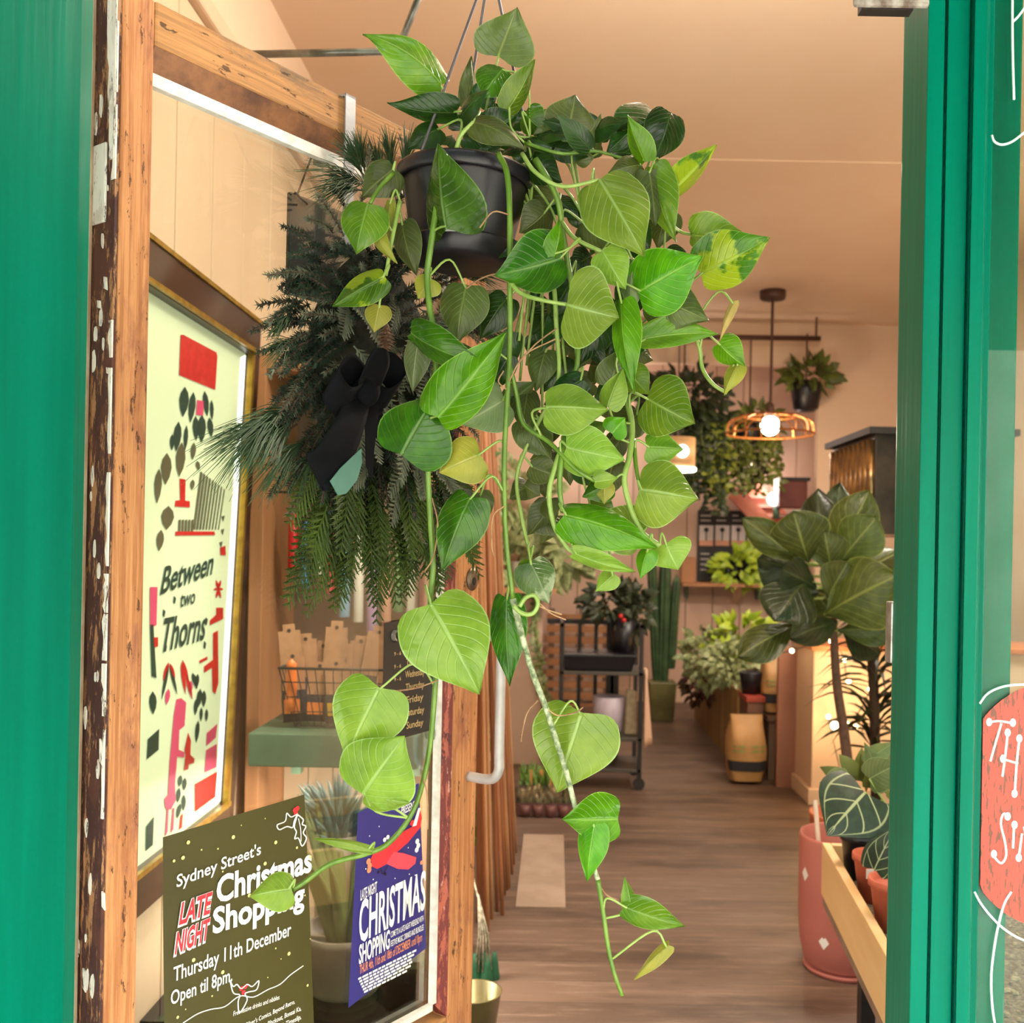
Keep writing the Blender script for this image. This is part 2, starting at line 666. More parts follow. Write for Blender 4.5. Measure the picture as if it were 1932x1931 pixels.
# shop window beside the door: green stile, sill and one pane
wx0 = fx(1847, FY)
g = M()
g.box(fx(1859, 1.30), 1.31, -.1, fx(1919, 1.30), 1.36, 2.34)
g.box(fx(1919, 1.30), 1.31, -.1, 2.3, 1.36, .55)
g.box(2.3, 1.24, -.1, 4, 1.36, 2.34)
wf = struct(g.build('window_1', m_green, bevel=.003))
gl = M().box(wx0 + .002, FY + .052, -.1, 2.3, FY + .056, 2.34).build('pane', glassmat('window_glass', '#f2fbf6', 0, .6), wf)
struct(M().box(fx(1900, FY), 1.19, 2.34, 4, 1.37, 4.2).build('wall_front_upper', m_green))

struct(M().box(-9, -1.4, 2.22, 9, 1.19, 2.30).build('trim_shade_awning', m_green))  # unseen awning, added and sized to darken the top of the frame
m_render_ = plain('street_render', '#b9b4aa', .8, hx2='#a39d92', scale=3)
struct(M().box(-30, -6.2, -.1, 30, -5.6, 3.2).build('wall_across_street', m_render_))  # unseen house front opposite, added to deepen the shading of the green frame
# closer bracket over the door
m_rust = plain('flaking_grey_paint', '#a39a90', .7, hx2='#5f4a3e', scale=60, bump=.4)
t = thing('overhead_bracket', 'rusty flaking metal plate at the top of the green door frame', 'bracket', P(1690, 0, 1.28))
a, b = P(1611, 10, 1.25), P(1758, 7, 1.25)
M().box(a.x, 1.25, a.z, b.x, 1.258, a.z + .09).build('plate', m_rust, t, bevel=.004)
M().box(a.x + .012, 1.2585, a.z, b.x - .02, 1.275, a.z + .05).build('under_plate', plain('dark_iron', '#2c2320', .6), t)
t = thing('strike_plate', 'small worn metal latch plate on the inner side of the green door frame', 'plate', P(1684, 1190, 1.33))
m = M()
k0, k1 = P(1684, 1252, 1.35), P(1684, 1136, 1.35)
m.box(fx(1681, 1.352), 1.346, k0.z, fx(1681, 1.352) + .02, 1.37, k1.z)
m.build('plate', plain('worn_steel', '#b7b3ae', .35, .7, '#88827c', 40, .2), t, bevel=.002)

# painted bauble on the window pane: red disc, white outline, hand lettering
m_red = N('window_paint_red')
kf = m_red.noise(m_red.coords((1, 1, .22)), 230, 3, .6)
m_red.l(m_red.mix(m_red.step(kf, .535, .57), lin('#d8402f'), lin('#6b3a26')), m_red.b.inputs['Base Color'])
m_red.b.inputs['Roughness'].default_value = .5
m_white = plain('window_paint_white', '#eef2ef', .5)
t = thing('window_painting', 'red bauble with white hand lettering painted on the green framed shop window', 'painted sign', (fx(1900, FY), FY + .05, 1.2))
py0 = V((0, FY + .0505, 0))
pn = V((0, -1, 0))


def WPn(px, py, lift=0.0):
    h = hit(px, py, V((0, FY + .051 - lift, 0)), pn)
    return h


cxp, cyp, rxp, ryp = 1985, 1520, 185, 232
disc, rim = [], []
for i in range(72):
    a = 2 * math.pi * i / 72
    px, py = cxp + rxp * math.cos(a), cyp - ryp * math.sin(a)
    px = max(px, 1852 - (py - 1500) * .018)
    disc.append(WPn(px, py))
M().poly(disc, (0, -.0006, 0)).build('paint_disc', m_red.m, t)
m = M()
lines = [[(1848, 1328), (1862, 1310), (1885, 1298), (1910, 1293), (1932, 1292), (1990, 1290)],
         [(1838, 1683), (1850, 1705), (1868, 1728), (1890, 1750), (1915, 1767), (1940, 1778)],
         [(1908, 1683), (1895, 1705), (1885, 1740), (1877, 1780), (1870, 1840), (1872, 1900), (1880, 1950)],
         [(1910, -20), (1910, 60), (1911, 120), (1913, 188)], [(1910, 42), (1922, 30), (1940, 5)],
         [(1871, 255), (1876, 267), (1890, 273), (1910, 267), (1935, 248)],
         [(1866, 1363), (1885, 1361), (1910, 1365)], [(1889, 1365), (1880, 1395), (1868, 1437)],
         [(1901, 1383), (1897, 1420), (1891, 1466)], [(1923, 1394), (1918, 1440), (1914, 1500)], [(1893, 1433), (1920, 1441)],
         [(1902, 1540), (1893, 1536), (1888, 1555), (1896, 1590), (1898, 1615), (1890, 1629), (1880, 1623), (1873, 1610)],
         [(1913, 1556), (1911, 1601)], [(1928, 1573), (1922, 1618)], [(1932, 1560), (1938, 1600)]]
for i_, ln in enumerate(lines):
    mo = m if i_ >= 6 else M()
    mo.tube([WPn(q.x, q.y, .001) for q in smoothpath([V((a, b, 0)) for a, b in ln], 4)], .0016, 6)
    if i_ < 6:
        mo.build('painted_line', m_white, t, smooth=True)
for px, py in [(1866, 1363), (1911, 1364), (1901, 1383), (1923, 1394), (1914, 1498), (1892, 1432), (1901, 1541), (1875, 1612), (1914, 1557), (1922, 1619)]:
    m.ball(WPn(px, py, .001), .0042, 8, 6, (1, .25, 1.3))
m.build('painted_lettering', m_white, t, smooth=True)

# ================================================================== THE OPEN DOOR
A, B = P(281, 1034, 1.40), P(846, 1034, 1.92)
dd = V((B.x - A.x, B.y - A.y, 0)).normalized()
nb = V((-dd.y, dd.x, 0))
H0 = hit(212, 1034, A, nb)
H0.z = 0
DT = Matrix(((dd.x, nb.x, 0, H0.x), (dd.y, nb.y, 0, H0.y), (0, 0, 1, 0), (0, 0, 0, 1)))
DTI = DT.inverted()


def DL(px, py, off=0.0):
    """pixel to door coordinates (along, out of plane, height) on the plane off behind the face"""
    return DTI @ hit(px, py, A + nb * off, nb)


def DW(x, y, z):
    return DT @ V((x, y, z))


s_gl, s_gr, s_end = DL(281, 1034).x, DL(846, 1034).x, DL(908, 1034).x
z_top = DL(303, 5).z
z_gt = DL(303, 160).z
z_gb = DL(838, 1893).z
TH = .062
m_strip = oldpine('stripped_pine', '#c68b5c', '#a2683f', '#4a3024', '#8a5440')
m_rail = oldpine('weathered_pine', '#b88552', '#946a44', '#3f2c22', '#6c5948', 'x')
m_edge = chipped('chipped_brown_edge', ('#a5744c', '#3f1a16', '#52291d', '#b28a62'), 70, 'z', (.44, .56, .60))
m_mould = chipped('chipped_maroon_moulding', ('#a8553f', '#6c2620', '#571d19', '#d0a898'), 80, 'z', (.45, .56, .60))
m_bead = plain('white_putty', '#e8e6de', .5, hx2='#cfcac0', scale=40, bump=.1)
m_dglass = glassmat('door_glass', '#fafdfc', 0, .5)
door = struct(thing('door_1', 'old glazed wooden shop door standing open, paint stripped to bare pine', 'door', H0))
M(DT).box(0, 0, .02, s_gl - .006, TH, z_top).build('hinge_stile', m_strip, door, bevel=.004)
M(DT).box(-.005, .002, .02, 0, TH, z_top).build('hinge_edge', m_edge, door)
M(DT).box(s_gr + .022, 0, .02, s_end, TH, z_top).build('lock_stile', m_strip, door, bevel=.004)
M(DT).box(s_gl - .006, 0, z_gt + .05, s_gr + .022, TH, z_top).build('top_rail', m_rail, door, bevel=.004)
M(DT).box(s_gl - .006, 0, .02, s_gr + .022, TH, z_gb - .03).build('bottom_rail', m_rail, door, bevel=.004)
mo = M(DT)
mo.hexa([(s_gr + .022, 0, z_gb - .03), (s_gr + .022, 0, z_gt + .05), (s_gr + .022, .03, z_gt + .05), (s_gr + .022, .03, z_gb - .03)],
        [(s_gr + .004, .014, z_gb - .006), (s_gr + .004, .014, z_gt + .02), (s_gr + .004, .03, z_gt + .02), (s_gr + .004, .03, z_gb - .006)])
mo.build('stile_moulding', m_mould, door)
mo = M(DT)
mo.hexa([(s_gl - .006, 0, z_gt + .05), (s_gr + .022, 0, z_gt + .05), (s_gr + .022, .03, z_gt + .05), (s_gl - .006, .03, z_gt + .05)],
        [(s_gl - .006, .012, z_gt + .018), (s_gr + .004, .012, z_gt + .018), (s_gr + .004, .03, z_gt + .018), (s_gl - .006, .03, z_gt + .018)])
mo.build('rail_moulding', wood('dark_moulding', '#8a5b38', '#4a2c1d', 'x', 18, .6, .3), door)
mo = M(DT)
mo.box(s_gr - .006, .012, z_gb, s_gr + .004, .024, z_gt + .018)
mo.box(s_gl - .006, .012, z_gt, s_gr - .006, .024, z_gt + .018)
mo.box(s_gl - .006, .012, z_gb - .012, s_gr - .006, .024, z_gb)
mo.build('glazing_bead', m_bead, door)
M(DT).box(s_gl - .006, .026, z_gb - .02, s_gr + .004, .030, z_gt + .03).build('glass_pane', m_dglass, door)
# hinge side: strip of white paint, the painted-over hinge, flakes
m_flake = chipped('flaking_white_paint', ('#e9e3d8', '#d9d2c6', '#d6c9bd', '#4a3a30'), 60, 'z', (.5, .6, .56))


def edge_pt(px, py):
    q = DTI @ hit(px, py, DW(-.0055, 0, 0), dd)
    return q


q0, q1 = edge_pt(158, 432), edge_pt(204, 268)
M(DT).box(-.009, min(q0.y, q1.y), q0.z, -.005, max(q0.y, q1.y), q1.z).build('hinge', m_flake, door, bevel=.002)
m = M(DT)
rg = random.Random(5)
for (pa, pb, n) in [((208, 0), (240, 290), 14)]:
    a, b = edge_pt(*pa), edge_pt(*pb)
    poly = []
    for i in range(n + 1):
        u = i / n
        poly.append((-.0075, .004 + (.020 - .010 * u) + rg.uniform(-.002, .002), a.z + (b.z - a.z) * u))
    for i in range(n, -1, -1):
        u = i / n
        poly.append((-.0075, .003, a.z + (b.z - a.z) * u))
    m.poly(poly, (.003, 0, 0))
rg = random.Random(15)
zq, top_ = .05, z_top - .02
while zq < top_:
    hh = rg.uniform(.03, .16)
    w_ = rg.uniform(.004, .011)
    n = 6
    pl = [(-.0065, .0005, zq + hh * i / n) for i in range(n + 1)] + [(-.0065, .001 + w_ * rg.uniform(.3, 1), zq + hh * i / n) for i in range(n, -1, -1)]
    if rg.random() < .75:
        m.poly(pl, (.0022, 0, 0))
    zq += hh + rg.uniform(.0, .03)
for i in range(26):
    z0 = rg.uniform(.4, z_top - .1)
    y0_ = rg.uniform(.012, .055)
    r_ = rg.uniform(.003, .011)
    m.poly([(-.0065, y0_ + r_ * .5 * math.cos(k * .9) * rg.uniform(.5, 1), z0 + r_ * 1.8 * math.sin(k * .9) * rg.uniform(.6, 1)) for k in range(7)], (.0022, 0, 0))
for px, py, h in [(200, 535, 16), (188, 575, 10), (205, 700, 8), (192, 1420, 30), (196, 1700, 20), (160, 1850, 26)]:
    a = edge_pt(px, py)
    m.poly([(-.007, a.y - .004, a.z - .0006 * h), (-.007, a.y + .003, a.z - .0004 * h), (-.007, a.y + .004, a.z + .0006 * h), (-.007, a.y - .002, a.z + .0005 * h)], (.002, 0, 0))
m.build('paint_flakes', m_flake, door)
# lock and pull handle
m_brass = plain('tarnished_brass', '#8d7763', .4, .8, '#5d4a3e', 60, .1)
ec = DL(890, 1093)
x_, y_, z_ = DT.to_3x3() @ V((1, 0, 0)), DT.to_3x3() @ V((0, 0, 1)), DT.to_3x3() @ V((0, -1, 0))
lk = M().lathe([(.017, 0), (.017, .003), (.013, .005), (.012, .006), (.0, .006)], DW(ec.x, 0, ec.z), 24, (x_, y_ * 1.35, z_)).build('lock_escutcheon', m_brass, door, smooth=True)
M().lathe([(.005, .006), (.005, .0075), (0, .0075)], DW(ec.x, 0, ec.z - .004), 12, (x_, y_ * 1.6, z_)).build('keyhole', plain('keyhole_black', '#17110e', .8), lk)
m_alu = plain('grey_enamel', '#b9b2b0', .3, .1, hx2='#aca5a3', scale=30)
hp = DL(884, 1465)
hx, hz0 = hp.x, hp.z
hz1 = hz0 + .28
off = -.075
pts = [(hx, 0, hz0), (hx, off * .55, hz0), (hx, off * .85, hz0 + .006), (hx, off, hz0 + .024), (hx, off, hz0 + .06), (hx, off, hz1 - .06), (hx, off, hz1 - .024), (hx, off * .85, hz1 - .006), (hx, off * .55, hz1), (hx, 0, hz1)]
M(DT).tube(smoothpath(pts, 5), .0098, 14).build('pull_handle', m_alu, door, smooth=True)

# grey metal hook strip over the top rail carrying the wreath
hs = DL(657, 210)
m = M(DT)
m.box(hs.x - .011, -.006, DL(657, 470).z, hs.x + .011, -.003, z_top + .004)
m.box(hs.x - .011, -.006, z_top, hs.x + .011, TH + .01, z_top + .004)
m.box(hs.x - .011, TH + .006, z_top - .1, hs.x + .011, TH + .01, z_top + .004)
m.box(hs.x - .011, -.05, DL(657, 470).z, hs.x + .011, -.003, DL(657, 470).z + .004)
tag(m.build('wreath_hanger', plain('zinc_strip', '#a4a7aa', .4, .5, '#8d8f92', 30)), 'flat grey metal hanger hooked over the top rail of the open door', 'hanger')

# ------------------------------------------------------------------ posters on the door glass
SH = .0218


def poster_sheet(corners, bend, mat, parent):
    """corners in pixels TL TR BR BL; bend(u, v) pushes it off the glass"""
    tl, tr, br, bl = [DL(a, b, SH) for a, b in corners]

    def fn(u, v):
        p = (tl * (1 - u) + tr * u) * (1 - v) + (bl * (1 - u) + br * u) * v
        return V((p.x, SH + .0012 + bend(u, v), p.z))
    M(DT).grid(fn, 14, 18).build('sheet', mat, parent, smooth=True)
    return tl, tr, br, bl


def dtext(m, body, pa, pb, hpx, bold=0.0, shear=0.0, y=SH + .0002):
    """lettering from pixel pa to pixel pb on the door glass, hpx tall"""
    a, b = DL(pa[0], pa[1], SH), DL(pb[0], pb[1], SH)
    c = DL(pa[0], pa[1] - hpx, SH)
    ax = V((1, 0, (b.z - a.z) / (b.x - a.x)))
    put_text(m, body, V((a.x, y, a.z)), ax, V((0, 0, 1)), b.x - a.x, c.z - a.z, bold, shear)


def dpoly(m, pts, y=SH + .0004):
    m.poly([V((DL(a, b, SH).x, y, DL(a, b, SH).z)) for a, b in pts], (0, .0003, 0))


def dline(m, pts, r=.0012, y=SH + .0003, n=5):
    m.tube([V((DL(q.x, q.y, SH).x, y, DL(q.x, q.y, SH).z)) for q in smoothpath([V((a, b, 0)) for a, b in pts], 4)], r, n)


def dots(m, pts, r, y=SH + .0004):
    for a, b in pts:
        q = DL(a, b, SH)
        m.lathe([(r, 0), (r, .0004), (0, .0004)], V((q.x, y, q.z)), 10, (V((1, 0, 0)), V((0, 0, 1)), V((0, -1, 0))))


m_olive = plain('olive_print', '#48431e', .45, hx2='#423d1b', scale=5)
m_ink = plain('white_print', '#f2f2ec', .55)
m_redink = plain('red_print', '#d8323c', .5)
m_goldink = plain('pale_gold_print', '#d9cf8a', .5)
t = thing('event_poster', 'olive green poster with large white and red lettering taped to the door glass', 'poster', DW(DL(450, 1700).x, .03, .9))
poster_sheet([(309, 1581), (576, 1500), (597, 1990), (312, 2050)], lambda u, v: .0008 * math.sin(5 * v + 3 * u) + .001, m_olive, t)
YL = SH - .0002
m = M(DT)
dtext(m, "Sydney Street's", (333, 1675), (492, 1612), 24, .012, 0, YL)
m.build('lettering_line', m_ink, t)
m = M(DT)
dtext(m, "Christmas", (408, 1705), (588, 1643), 50, .03, 0, YL)
m.build('lettering_line', m_ink, t)
m = M(DT)
dtext(m, "Shopping", (401, 1762), (574, 1707), 48, .03, 0, YL)
m.build('lettering_line', m_ink, t)
m = M(DT)
dtext(m, "Thursday 11th December", (327, 1853), (549, 1765), 27, .012, 0, YL)
m.build('lettering_line', m_ink, t)
m = M(DT)
dtext(m, "Open til 8pm.", (322, 1897), (438, 1851), 26, .012, 0, YL)
m.build('lettering_line', m_ink, t)
m = M(DT)
dtext(m, "Free festive drinks and nibbles", (440, 1918), (527, 1886), 9, .004, .1, YL)
m.build('lettering_line', m_ink, t)
m = M(DT)
dtext(m, "Oliver's Comics, Beyond Retro,", (462, 1940), (556, 1894), 9, .006, .1, YL)
m.build('lettering_line', m_ink, t)
m = M(DT)
dtext(m, "Blackout, Bonsai Ka,", (505, 1937), (568, 1907), 9, .006, .1, YL)
m.build('lettering_line', m_ink, t)
m = M(DT)
dtext(m, "Fold, Timeslip,", (520, 1946), (568, 1923), 9, .006, .1, YL)
m.build('lettering_line', m_ink, t)
m = M(DT)
dtext(m, "LATE", (335, 1747), (401, 1722), 42, .09, .28, YL + .0002)
m.build('lettering_line', m_ink, t)
m = M(DT)
dtext(m, "NIGHT", (327, 1803), (397, 1771), 42, .09, .28, YL + .0002)
m.build('lettering_line', m_ink, t)
m = M(DT)
dtext(m, "LATE", (337, 1745), (400, 1721), 40, .03, .28, YL - .0004)
m.build('lettering_line', m_redink, t)
m = M(DT)
dtext(m, "NIGHT", (329, 1801), (396, 1770), 40, .03, .28, YL - .0004)
m.build('lettering_line', m_redink, t)
m = M(DT)
hol = [(561, 1536), (549, 1542), (541, 1535), (538, 1550), (523, 1557), (527, 1566), (541, 1560), (552, 1562), (555, 1550), (561, 1536)]
dline(m, hol, .0011, YL)
hol2 = [(562, 1538), (572, 1547), (570, 1556), (577, 1560), (572, 1572), (578, 1582), (570, 1597), (563, 1582), (556, 1583), (559, 1570), (555, 1560), (561, 1538)]
m.build('holly_leaf', m_ink, t, smooth=True)
m = M(DT)
dline(m, hol2, .0011, YL)
dline(m, [(563, 1545), (567, 1565), (568, 1588)], .0007, YL)
m.build('holly_leaf', m_ink, t, smooth=True)
m = M(DT)
leafout = [(434, 1851), (440, 1862), (447, 1858), (455, 1866), (466, 1858), (476, 1862), (488, 1851), (484, 1868), (470, 1872), (462, 1876), (466, 1888), (452, 1912), (449, 1892), (452, 1878), (440, 1874), (434, 1851)]
dline(m, leafout, .001, YL)
m.build('holly_sprig', m_ink, t, smooth=True)
m = M(DT)
dline(m, [(345, 1931), (372, 1914), (398, 1905), (424, 1900), (452, 1880), (478, 1882), (505, 1868), (528, 1858), (548, 1840), (572, 1823)], .0009, YL)
m.build('wavy_line', m_ink, t, smooth=True)
m = M(DT)
dots(m, [(556, 1529), (561, 1526), (558, 1535)], .0042, YL)
dots(m, [(455, 1866), (463, 1862), (459, 1873)], .0036, YL)
m.build('holly_berries', m_redink, t)
rg = random.Random(3)
m = M(DT)
pts = [(380, 1604), (411, 1602), (328, 1625), (345, 1619), (500, 1545), (455, 1558), (520, 1590), (560, 1600), (420, 1645), (345, 1655), (585, 1618), (500, 1630),
       (540, 1700), (575, 1690), (390, 1712), (520, 1790), (545, 1800), (585, 1772), (350, 1905), (400, 1880), (505, 1845), (335, 1920), (530, 1810), (580, 1860), (420, 1835), (365, 1812), (470, 1690), (440, 1580), (355, 1590)]
for a, b in pts:
    m = M(DT)
    dots(m, [(a, b)], rg.choice([.001, .0014, .0022, .003]), YL)
    m.build('snow_dot', m_goldink, t)

m_purple = plain('purple_print', '#363178', .45, hx2='#312c70', scale=5)
m_orange = plain('orange_print', '#d98a68', .5)
t = thing('plane_poster', 'purple poster with a red biplane and tall white lettering on the door glass', 'poster', DW(DL(740, 1700).x, .03, .9))
poster_sheet([(677, 1535), (792, 1478), (806, 1790), (659, 1903)], lambda u, v: .001, m_purple, t)
m = M(DT)
dtext(m, "CHRISTMAS", (677, 1779), (802, 1714), 78, .02, 0, YL)
m.build('lettering_line', m_ink, t)
m = M(DT)
dtext(m, "SHOPPING", (677, 1820), (735, 1789), 36, .02, 0, YL)
m.build('lettering_line', m_ink, t)
m = M(DT)
dtext(m, "LATE NIGHT", (680, 1700), (711, 1683), 20, .01, 0, YL)
m.build('lettering_line', m_ink, t)
m = M(DT)
dtext(m, "PRESENTS", (757, 1538), (787, 1524), 15, .01, 0, YL)
m.build('lettering_line', m_ink, t)
m = M(DT)
dtext(m, "COME TO A LATE NIGHT WEEKEND WITH", (737, 1770), (799, 1738), 11, .006, 0, YL)
m.build('lettering_line', m_ink, t)
m = M(DT)
dtext(m, "FESTIVE MUSIC, DRINKS AND BUNDLES", (737, 1787), (799, 1755), 11, .006, 0, YL)
m.build('lettering_line', m_ink, t)
m = M(DT)
dtext(m, "THUR 4th, 11th and 18th of DECEMBER until 8pm", (678, 1839), (796, 1776), 17, .012, 0, YL)
m.build('orange_lettering', m_orange, t)
m = M(DT)
rg = random.Random(8)
for r_ in range(6):
    x = 676 + r_ * 2.2
    y = 1850 + r_ * 6.0
    while x < 784 - r_ * 3:
        wl = rg.uniform(4, 11)
        yy = y - (x - 676) * .50
        dpoly(m, [(x, yy), (x + wl, yy - wl * .5), (x + wl, yy - wl * .5 - 3.6), (x, yy - 3.6)], YL)
        x += wl + 2
m.build('small_print', m_ink, t)
m = M(DT)
m2 = M(DT)
dpoly(m, [(700, 1620), (708, 1603), (722, 1596), (740, 1583), (760, 1570), (786, 1556), (795, 1548), (793, 1562), (770, 1590), (745, 1612), (728, 1632), (712, 1640), (702, 1636)], YL)
dpoly(m, [(773, 1556), (776, 1549), (788, 1545), (786, 1532), (792, 1525), (796, 1545), (790, 1560), (780, 1562)], YL - .0003)
m2_ = M(DT)
dpoly(m2_, [(728, 1630), (742, 1608), (760, 1610), (785, 1618), (783, 1630), (770, 1641), (750, 1640)], YL - .0006)
m.build('biplane_body', m_redink, t)
m2_.build('biplane_wing', plain('rose_print', '#dd4a5a', .5), t)
dots(m2, [(725, 1585), (731, 1580), (757, 1565), (762, 1556)], .004, YL - .0006)
dpoly(m2, [(778, 1560), (789, 1525), (793, 1525), (785, 1558)], YL - .0006)
dots(m2, [(697, 1578), (715, 1560), (768, 1545), (770, 1600), (704, 1660), (745, 1658), (772, 1650), (783, 1652), (693, 1600), (690, 1640)], .0012, YL)
dots(m2, [(787, 1588), (789, 1596), (786, 1604)], .005, YL)
m2.build('white_details', m_ink, t)
m = M(DT)
dots(m, [(695, 1626), (697, 1634), (696, 1642)], .0055, YL - .0003)
dots(m, [(795, 1628)], .004, YL)
m.build('propeller_and_star', m_orange, t)
m = M(DT)
dots(m, [(714, 1646), (727, 1650)], .003, YL)
dline(m, [(718, 1638), (722, 1650), (731, 1634)], .0007, YL)
m.build('undercarriage', plain('dark_print', '#2a2030', .5), t)

t = thing('opening_hours_sign', 'black sign with gold weekday names hanging on the door glass', 'sign', DW(DL(775, 1300).x, .02, 1.2))
m_black = plain('black_acrylic', '#2b2826', .3, hx2='#35302d', scale=6)
poster_sheet([(726, 1176), (830, 1160), (828, 1375), (722, 1405)], lambda u, v: .0012, m_black, t)
m_gold = plain('gold_print', '#c9ad7a', .4, .3)
m = M(DT)
dtext(m, "Business Hours", (756, 1200), (822, 1186), 13, .008, 0, YL + .0006)
for i, d_ in enumerate(["Monday", "Tuesday", "Wednesday", "Thursday", "Friday", "Saturday", "Sunday"]):
    y = 1232 + i * 24
    wd = 22 + 1.6 * len(d_)
    dtext(m, d_, (783 - wd / 2, y), (783 + wd / 2, y - 7), 13, .01, 0, YL + .0006)
    dtext(m, "9 - 6", (744, y + 6), (757, y + 4), 7, .01, 0, YL + .0006)
m.build('gold_lettering', m_gold, t)
m = M(DT)
for px, py in [(747, 1200), (821, 1385)]:
    q = DL(px, py, SH)
    m.lathe([(.012, 0), (.010, .003), (.004, .005), (0, .006)], V((q.x, SH + .001, q.z)), 16, (V((1, 0, 0)), V((0, 0, 1)), V((0, -1, 0))))
m.build('suction_cup', glassmat('clear_plastic', '#dcdcd8', .2), t, smooth=True)

# slate board hung inside the glass
t = thing('hanging_slate', 'dark slate board hanging on a string behind the door glass', 'board', DW(DL(590, 400, .06).x, .06, 1.9))
a, b = DL(544, 362, .06), DL(664, 420, .06)
zb = DL(560, 560, .06).z
m_slate = plain('slate', '#33342e', .5, hx2='#2a2b27', scale=8)
M(DT).box(a.x, .056, zb, b.x + .05, .064, a.z).build('board', m_slate, t, bevel=.002)
q = DL(585, 295, .06)
M(DT).tube([(q.x, .055, q.z), (a.x + .012, .054, a.z - .006)], .0018, 6).build('string', plain('dark_string', '#241c18', .9), t)
m = M(DT).ball((a.x + .012, .055, a.z - .004), .006, 8, 6)
m.ball((a.x + .03, .055, a.z - .012), .005, 8, 6)
m.build('knot', bpy.data.materials['dark_string'], t, smooth=True)
# ================================================================== WREATH on the door
m_fir = plain('fir_needles', '#2f4030', .5, hx2='#232f2a', scale=22, spec=.15)
m_pine = plain('pine_needles', '#4b6444', .45, hx2='#33492f', scale=18, spec=.15)
m_cedar = plain('cedar_sprays', '#45571f', .5, hx2='#2e3d1a', scale=15, spec=.15)
m_jun = plain('juniper_grey', '#6f7560', .6, hx2='#565a4b', scale=20, spec=.15)
m_twig = plain('brown_twig', '#4c372a', .8)
m_velvet = N('navy_velvet')
m_velvet.b.inputs['Base Color'].default_value = lin('#07090d')
m_velvet.b.inputs['Roughness'].default_value = .9
m_velvet.b.inputs['Specular IOR Level'].default_value = .15
m_velvet = m_velvet.m
m_velback = plain('green_velvet_back', '#4d776a', .75, hx2='#456e62', scale=20)
wc = DL(690, 720, -.05)
t = thing('wreath', 'bushy evergreen wreath with a black velvet bow hung on the open door', 'wreath', DW(wc.x, -.03, wc.z))
rg = random.Random(21)


def D3(px, py, off):
    """pixel to world point on a plane standing off in front of the door"""
    return hit(px, py, A + nb * off, nb)


def branch(m, tw, p, d, L, nl, step, up=0.55, r=.0008, droop=.1, side=None):
    """a twig from p along d with needles all round"""
    p, d = V(p), V(d).normalized()
    n = max(3, int(L / step))
    pts = []
    for i in range(n + 1):
        u = i / n
        pts.append(p + d * (L * u) + V((0, 0, -droop * L * u * u)))
    tw.tube(pts[::max(1, n // 4)] + [pts[-1]] if n % max(1, n // 4) else pts[::max(1, n // 4)], .0016, 5)
    for i in range(1, n + 1):
        dirn = (pts[i] - pts[i - 1]).normalized()
        o = dirn.orthogonal().normalized()
        b = dirn.cross(o)
        for k in range(4):
            a = rg.uniform(0, 6.283)
            s = (o * math.cos(a) + b * math.sin(a))
            q = pts[i] + (s * math.sin(up * 1.57) + dirn * math.cos(up * 1.57)) * nl * rg.uniform(.8, 1.15) * (1 - .35 * (i / n))
            m.spike(pts[i], q, r)


def tuft(m, tw, p, d, L, nl, n, spread=.5):
    p, d = V(p), V(d).normalized()
    e = p + d * L
    tw.tube([p, p + d * L * .5, e], [.002, .0018, .0012], 5)
    o = d.orthogonal().normalized()
    b = d.cross(o)
    for i in range(n):
        u = rg.uniform(.25, 1)
        a = rg.uniform(0, 6.283)
        k = rg.uniform(.1, spread)
        s = (o * math.cos(a) + b * math.sin(a)) * k + d
        q0 = p + d * (L * u)
        l = nl * rg.uniform(.75, 1.1)
        mid = q0 + s.normalized() * l * .55
        q1 = q0 + s.normalized() * l + V((0, 0, -.14 * l))
        m.tube([q0, mid, q1], [.0007, .0007, .0003], 3, False)


def spray(m, p, d, nrm, L, W):
    """flat drooping cedar frond"""
    p, d, nrm = V(p), V(d).normalized(), V(nrm).normalized()
    sd = d.cross(nrm).normalized()
    n = 13
    prev = p
    for i in range(1, n + 1):
        u = i / n
        c = p + d * (L * u) + V((0, 0, -.18 * L * u * u)) + nrm * (.04 * L * math.sin(3 * u))
        m.tube([prev, c], [.0016 * (1 - .5 * u), .0014 * (1 - .5 * u)], 4, False)
        prev = c
        sl = W * (.35 + .65 * math.sin(math.pi * min(1, u * .9 + .1))) * rg.uniform(.8, 1.1)
        for sg in (-1, 1):
            e = c + sd * sg * sl * .75 + d * sl * .8 + nrm * rg.uniform(-.1, .1) * sl
            m.tube([c, c.lerp(e, .5), e], [.0016, .0018, .0006], 4, False)
            for k in (.3, .5, .7, .88):
                b = c.lerp(e, k)
                for s2 in (-1, 1):
                    f = b + (e - c).normalized() * sl * .26 + (sd * s2 * .6 - d * .1 * s2).normalized() * sl * .16
                    m.tube([b, f], [.0014, .0005], 3, False)


fir, pin, ced, jun, tw = M(), M(), M(), M(), M()
out = -nb
# fir all over the body
for i in range(250):
    a = rg.uniform(0, 6.283)
    r_ = rg.uniform(.05, 1) ** .6
    px, py = 690 + 135 * r_ * math.cos(a), 680 - 275 * r_ * math.sin(a)
    if py > 900:
        continue
    p = D3(px, py, rg.uniform(-.015, -.07))
    q = D3(px + 130 * math.cos(a) + rg.uniform(-60, 40), py - 130 * math.sin(a) + 60 + rg.uniform(-60, 60), -rg.uniform(.08, .16))
    branch(fir if rg.random() < .8 else jun, tw, p, q - p, rg.uniform(.09, .15), rg.uniform(.014, .02), .0042, .55, .0013, .15)
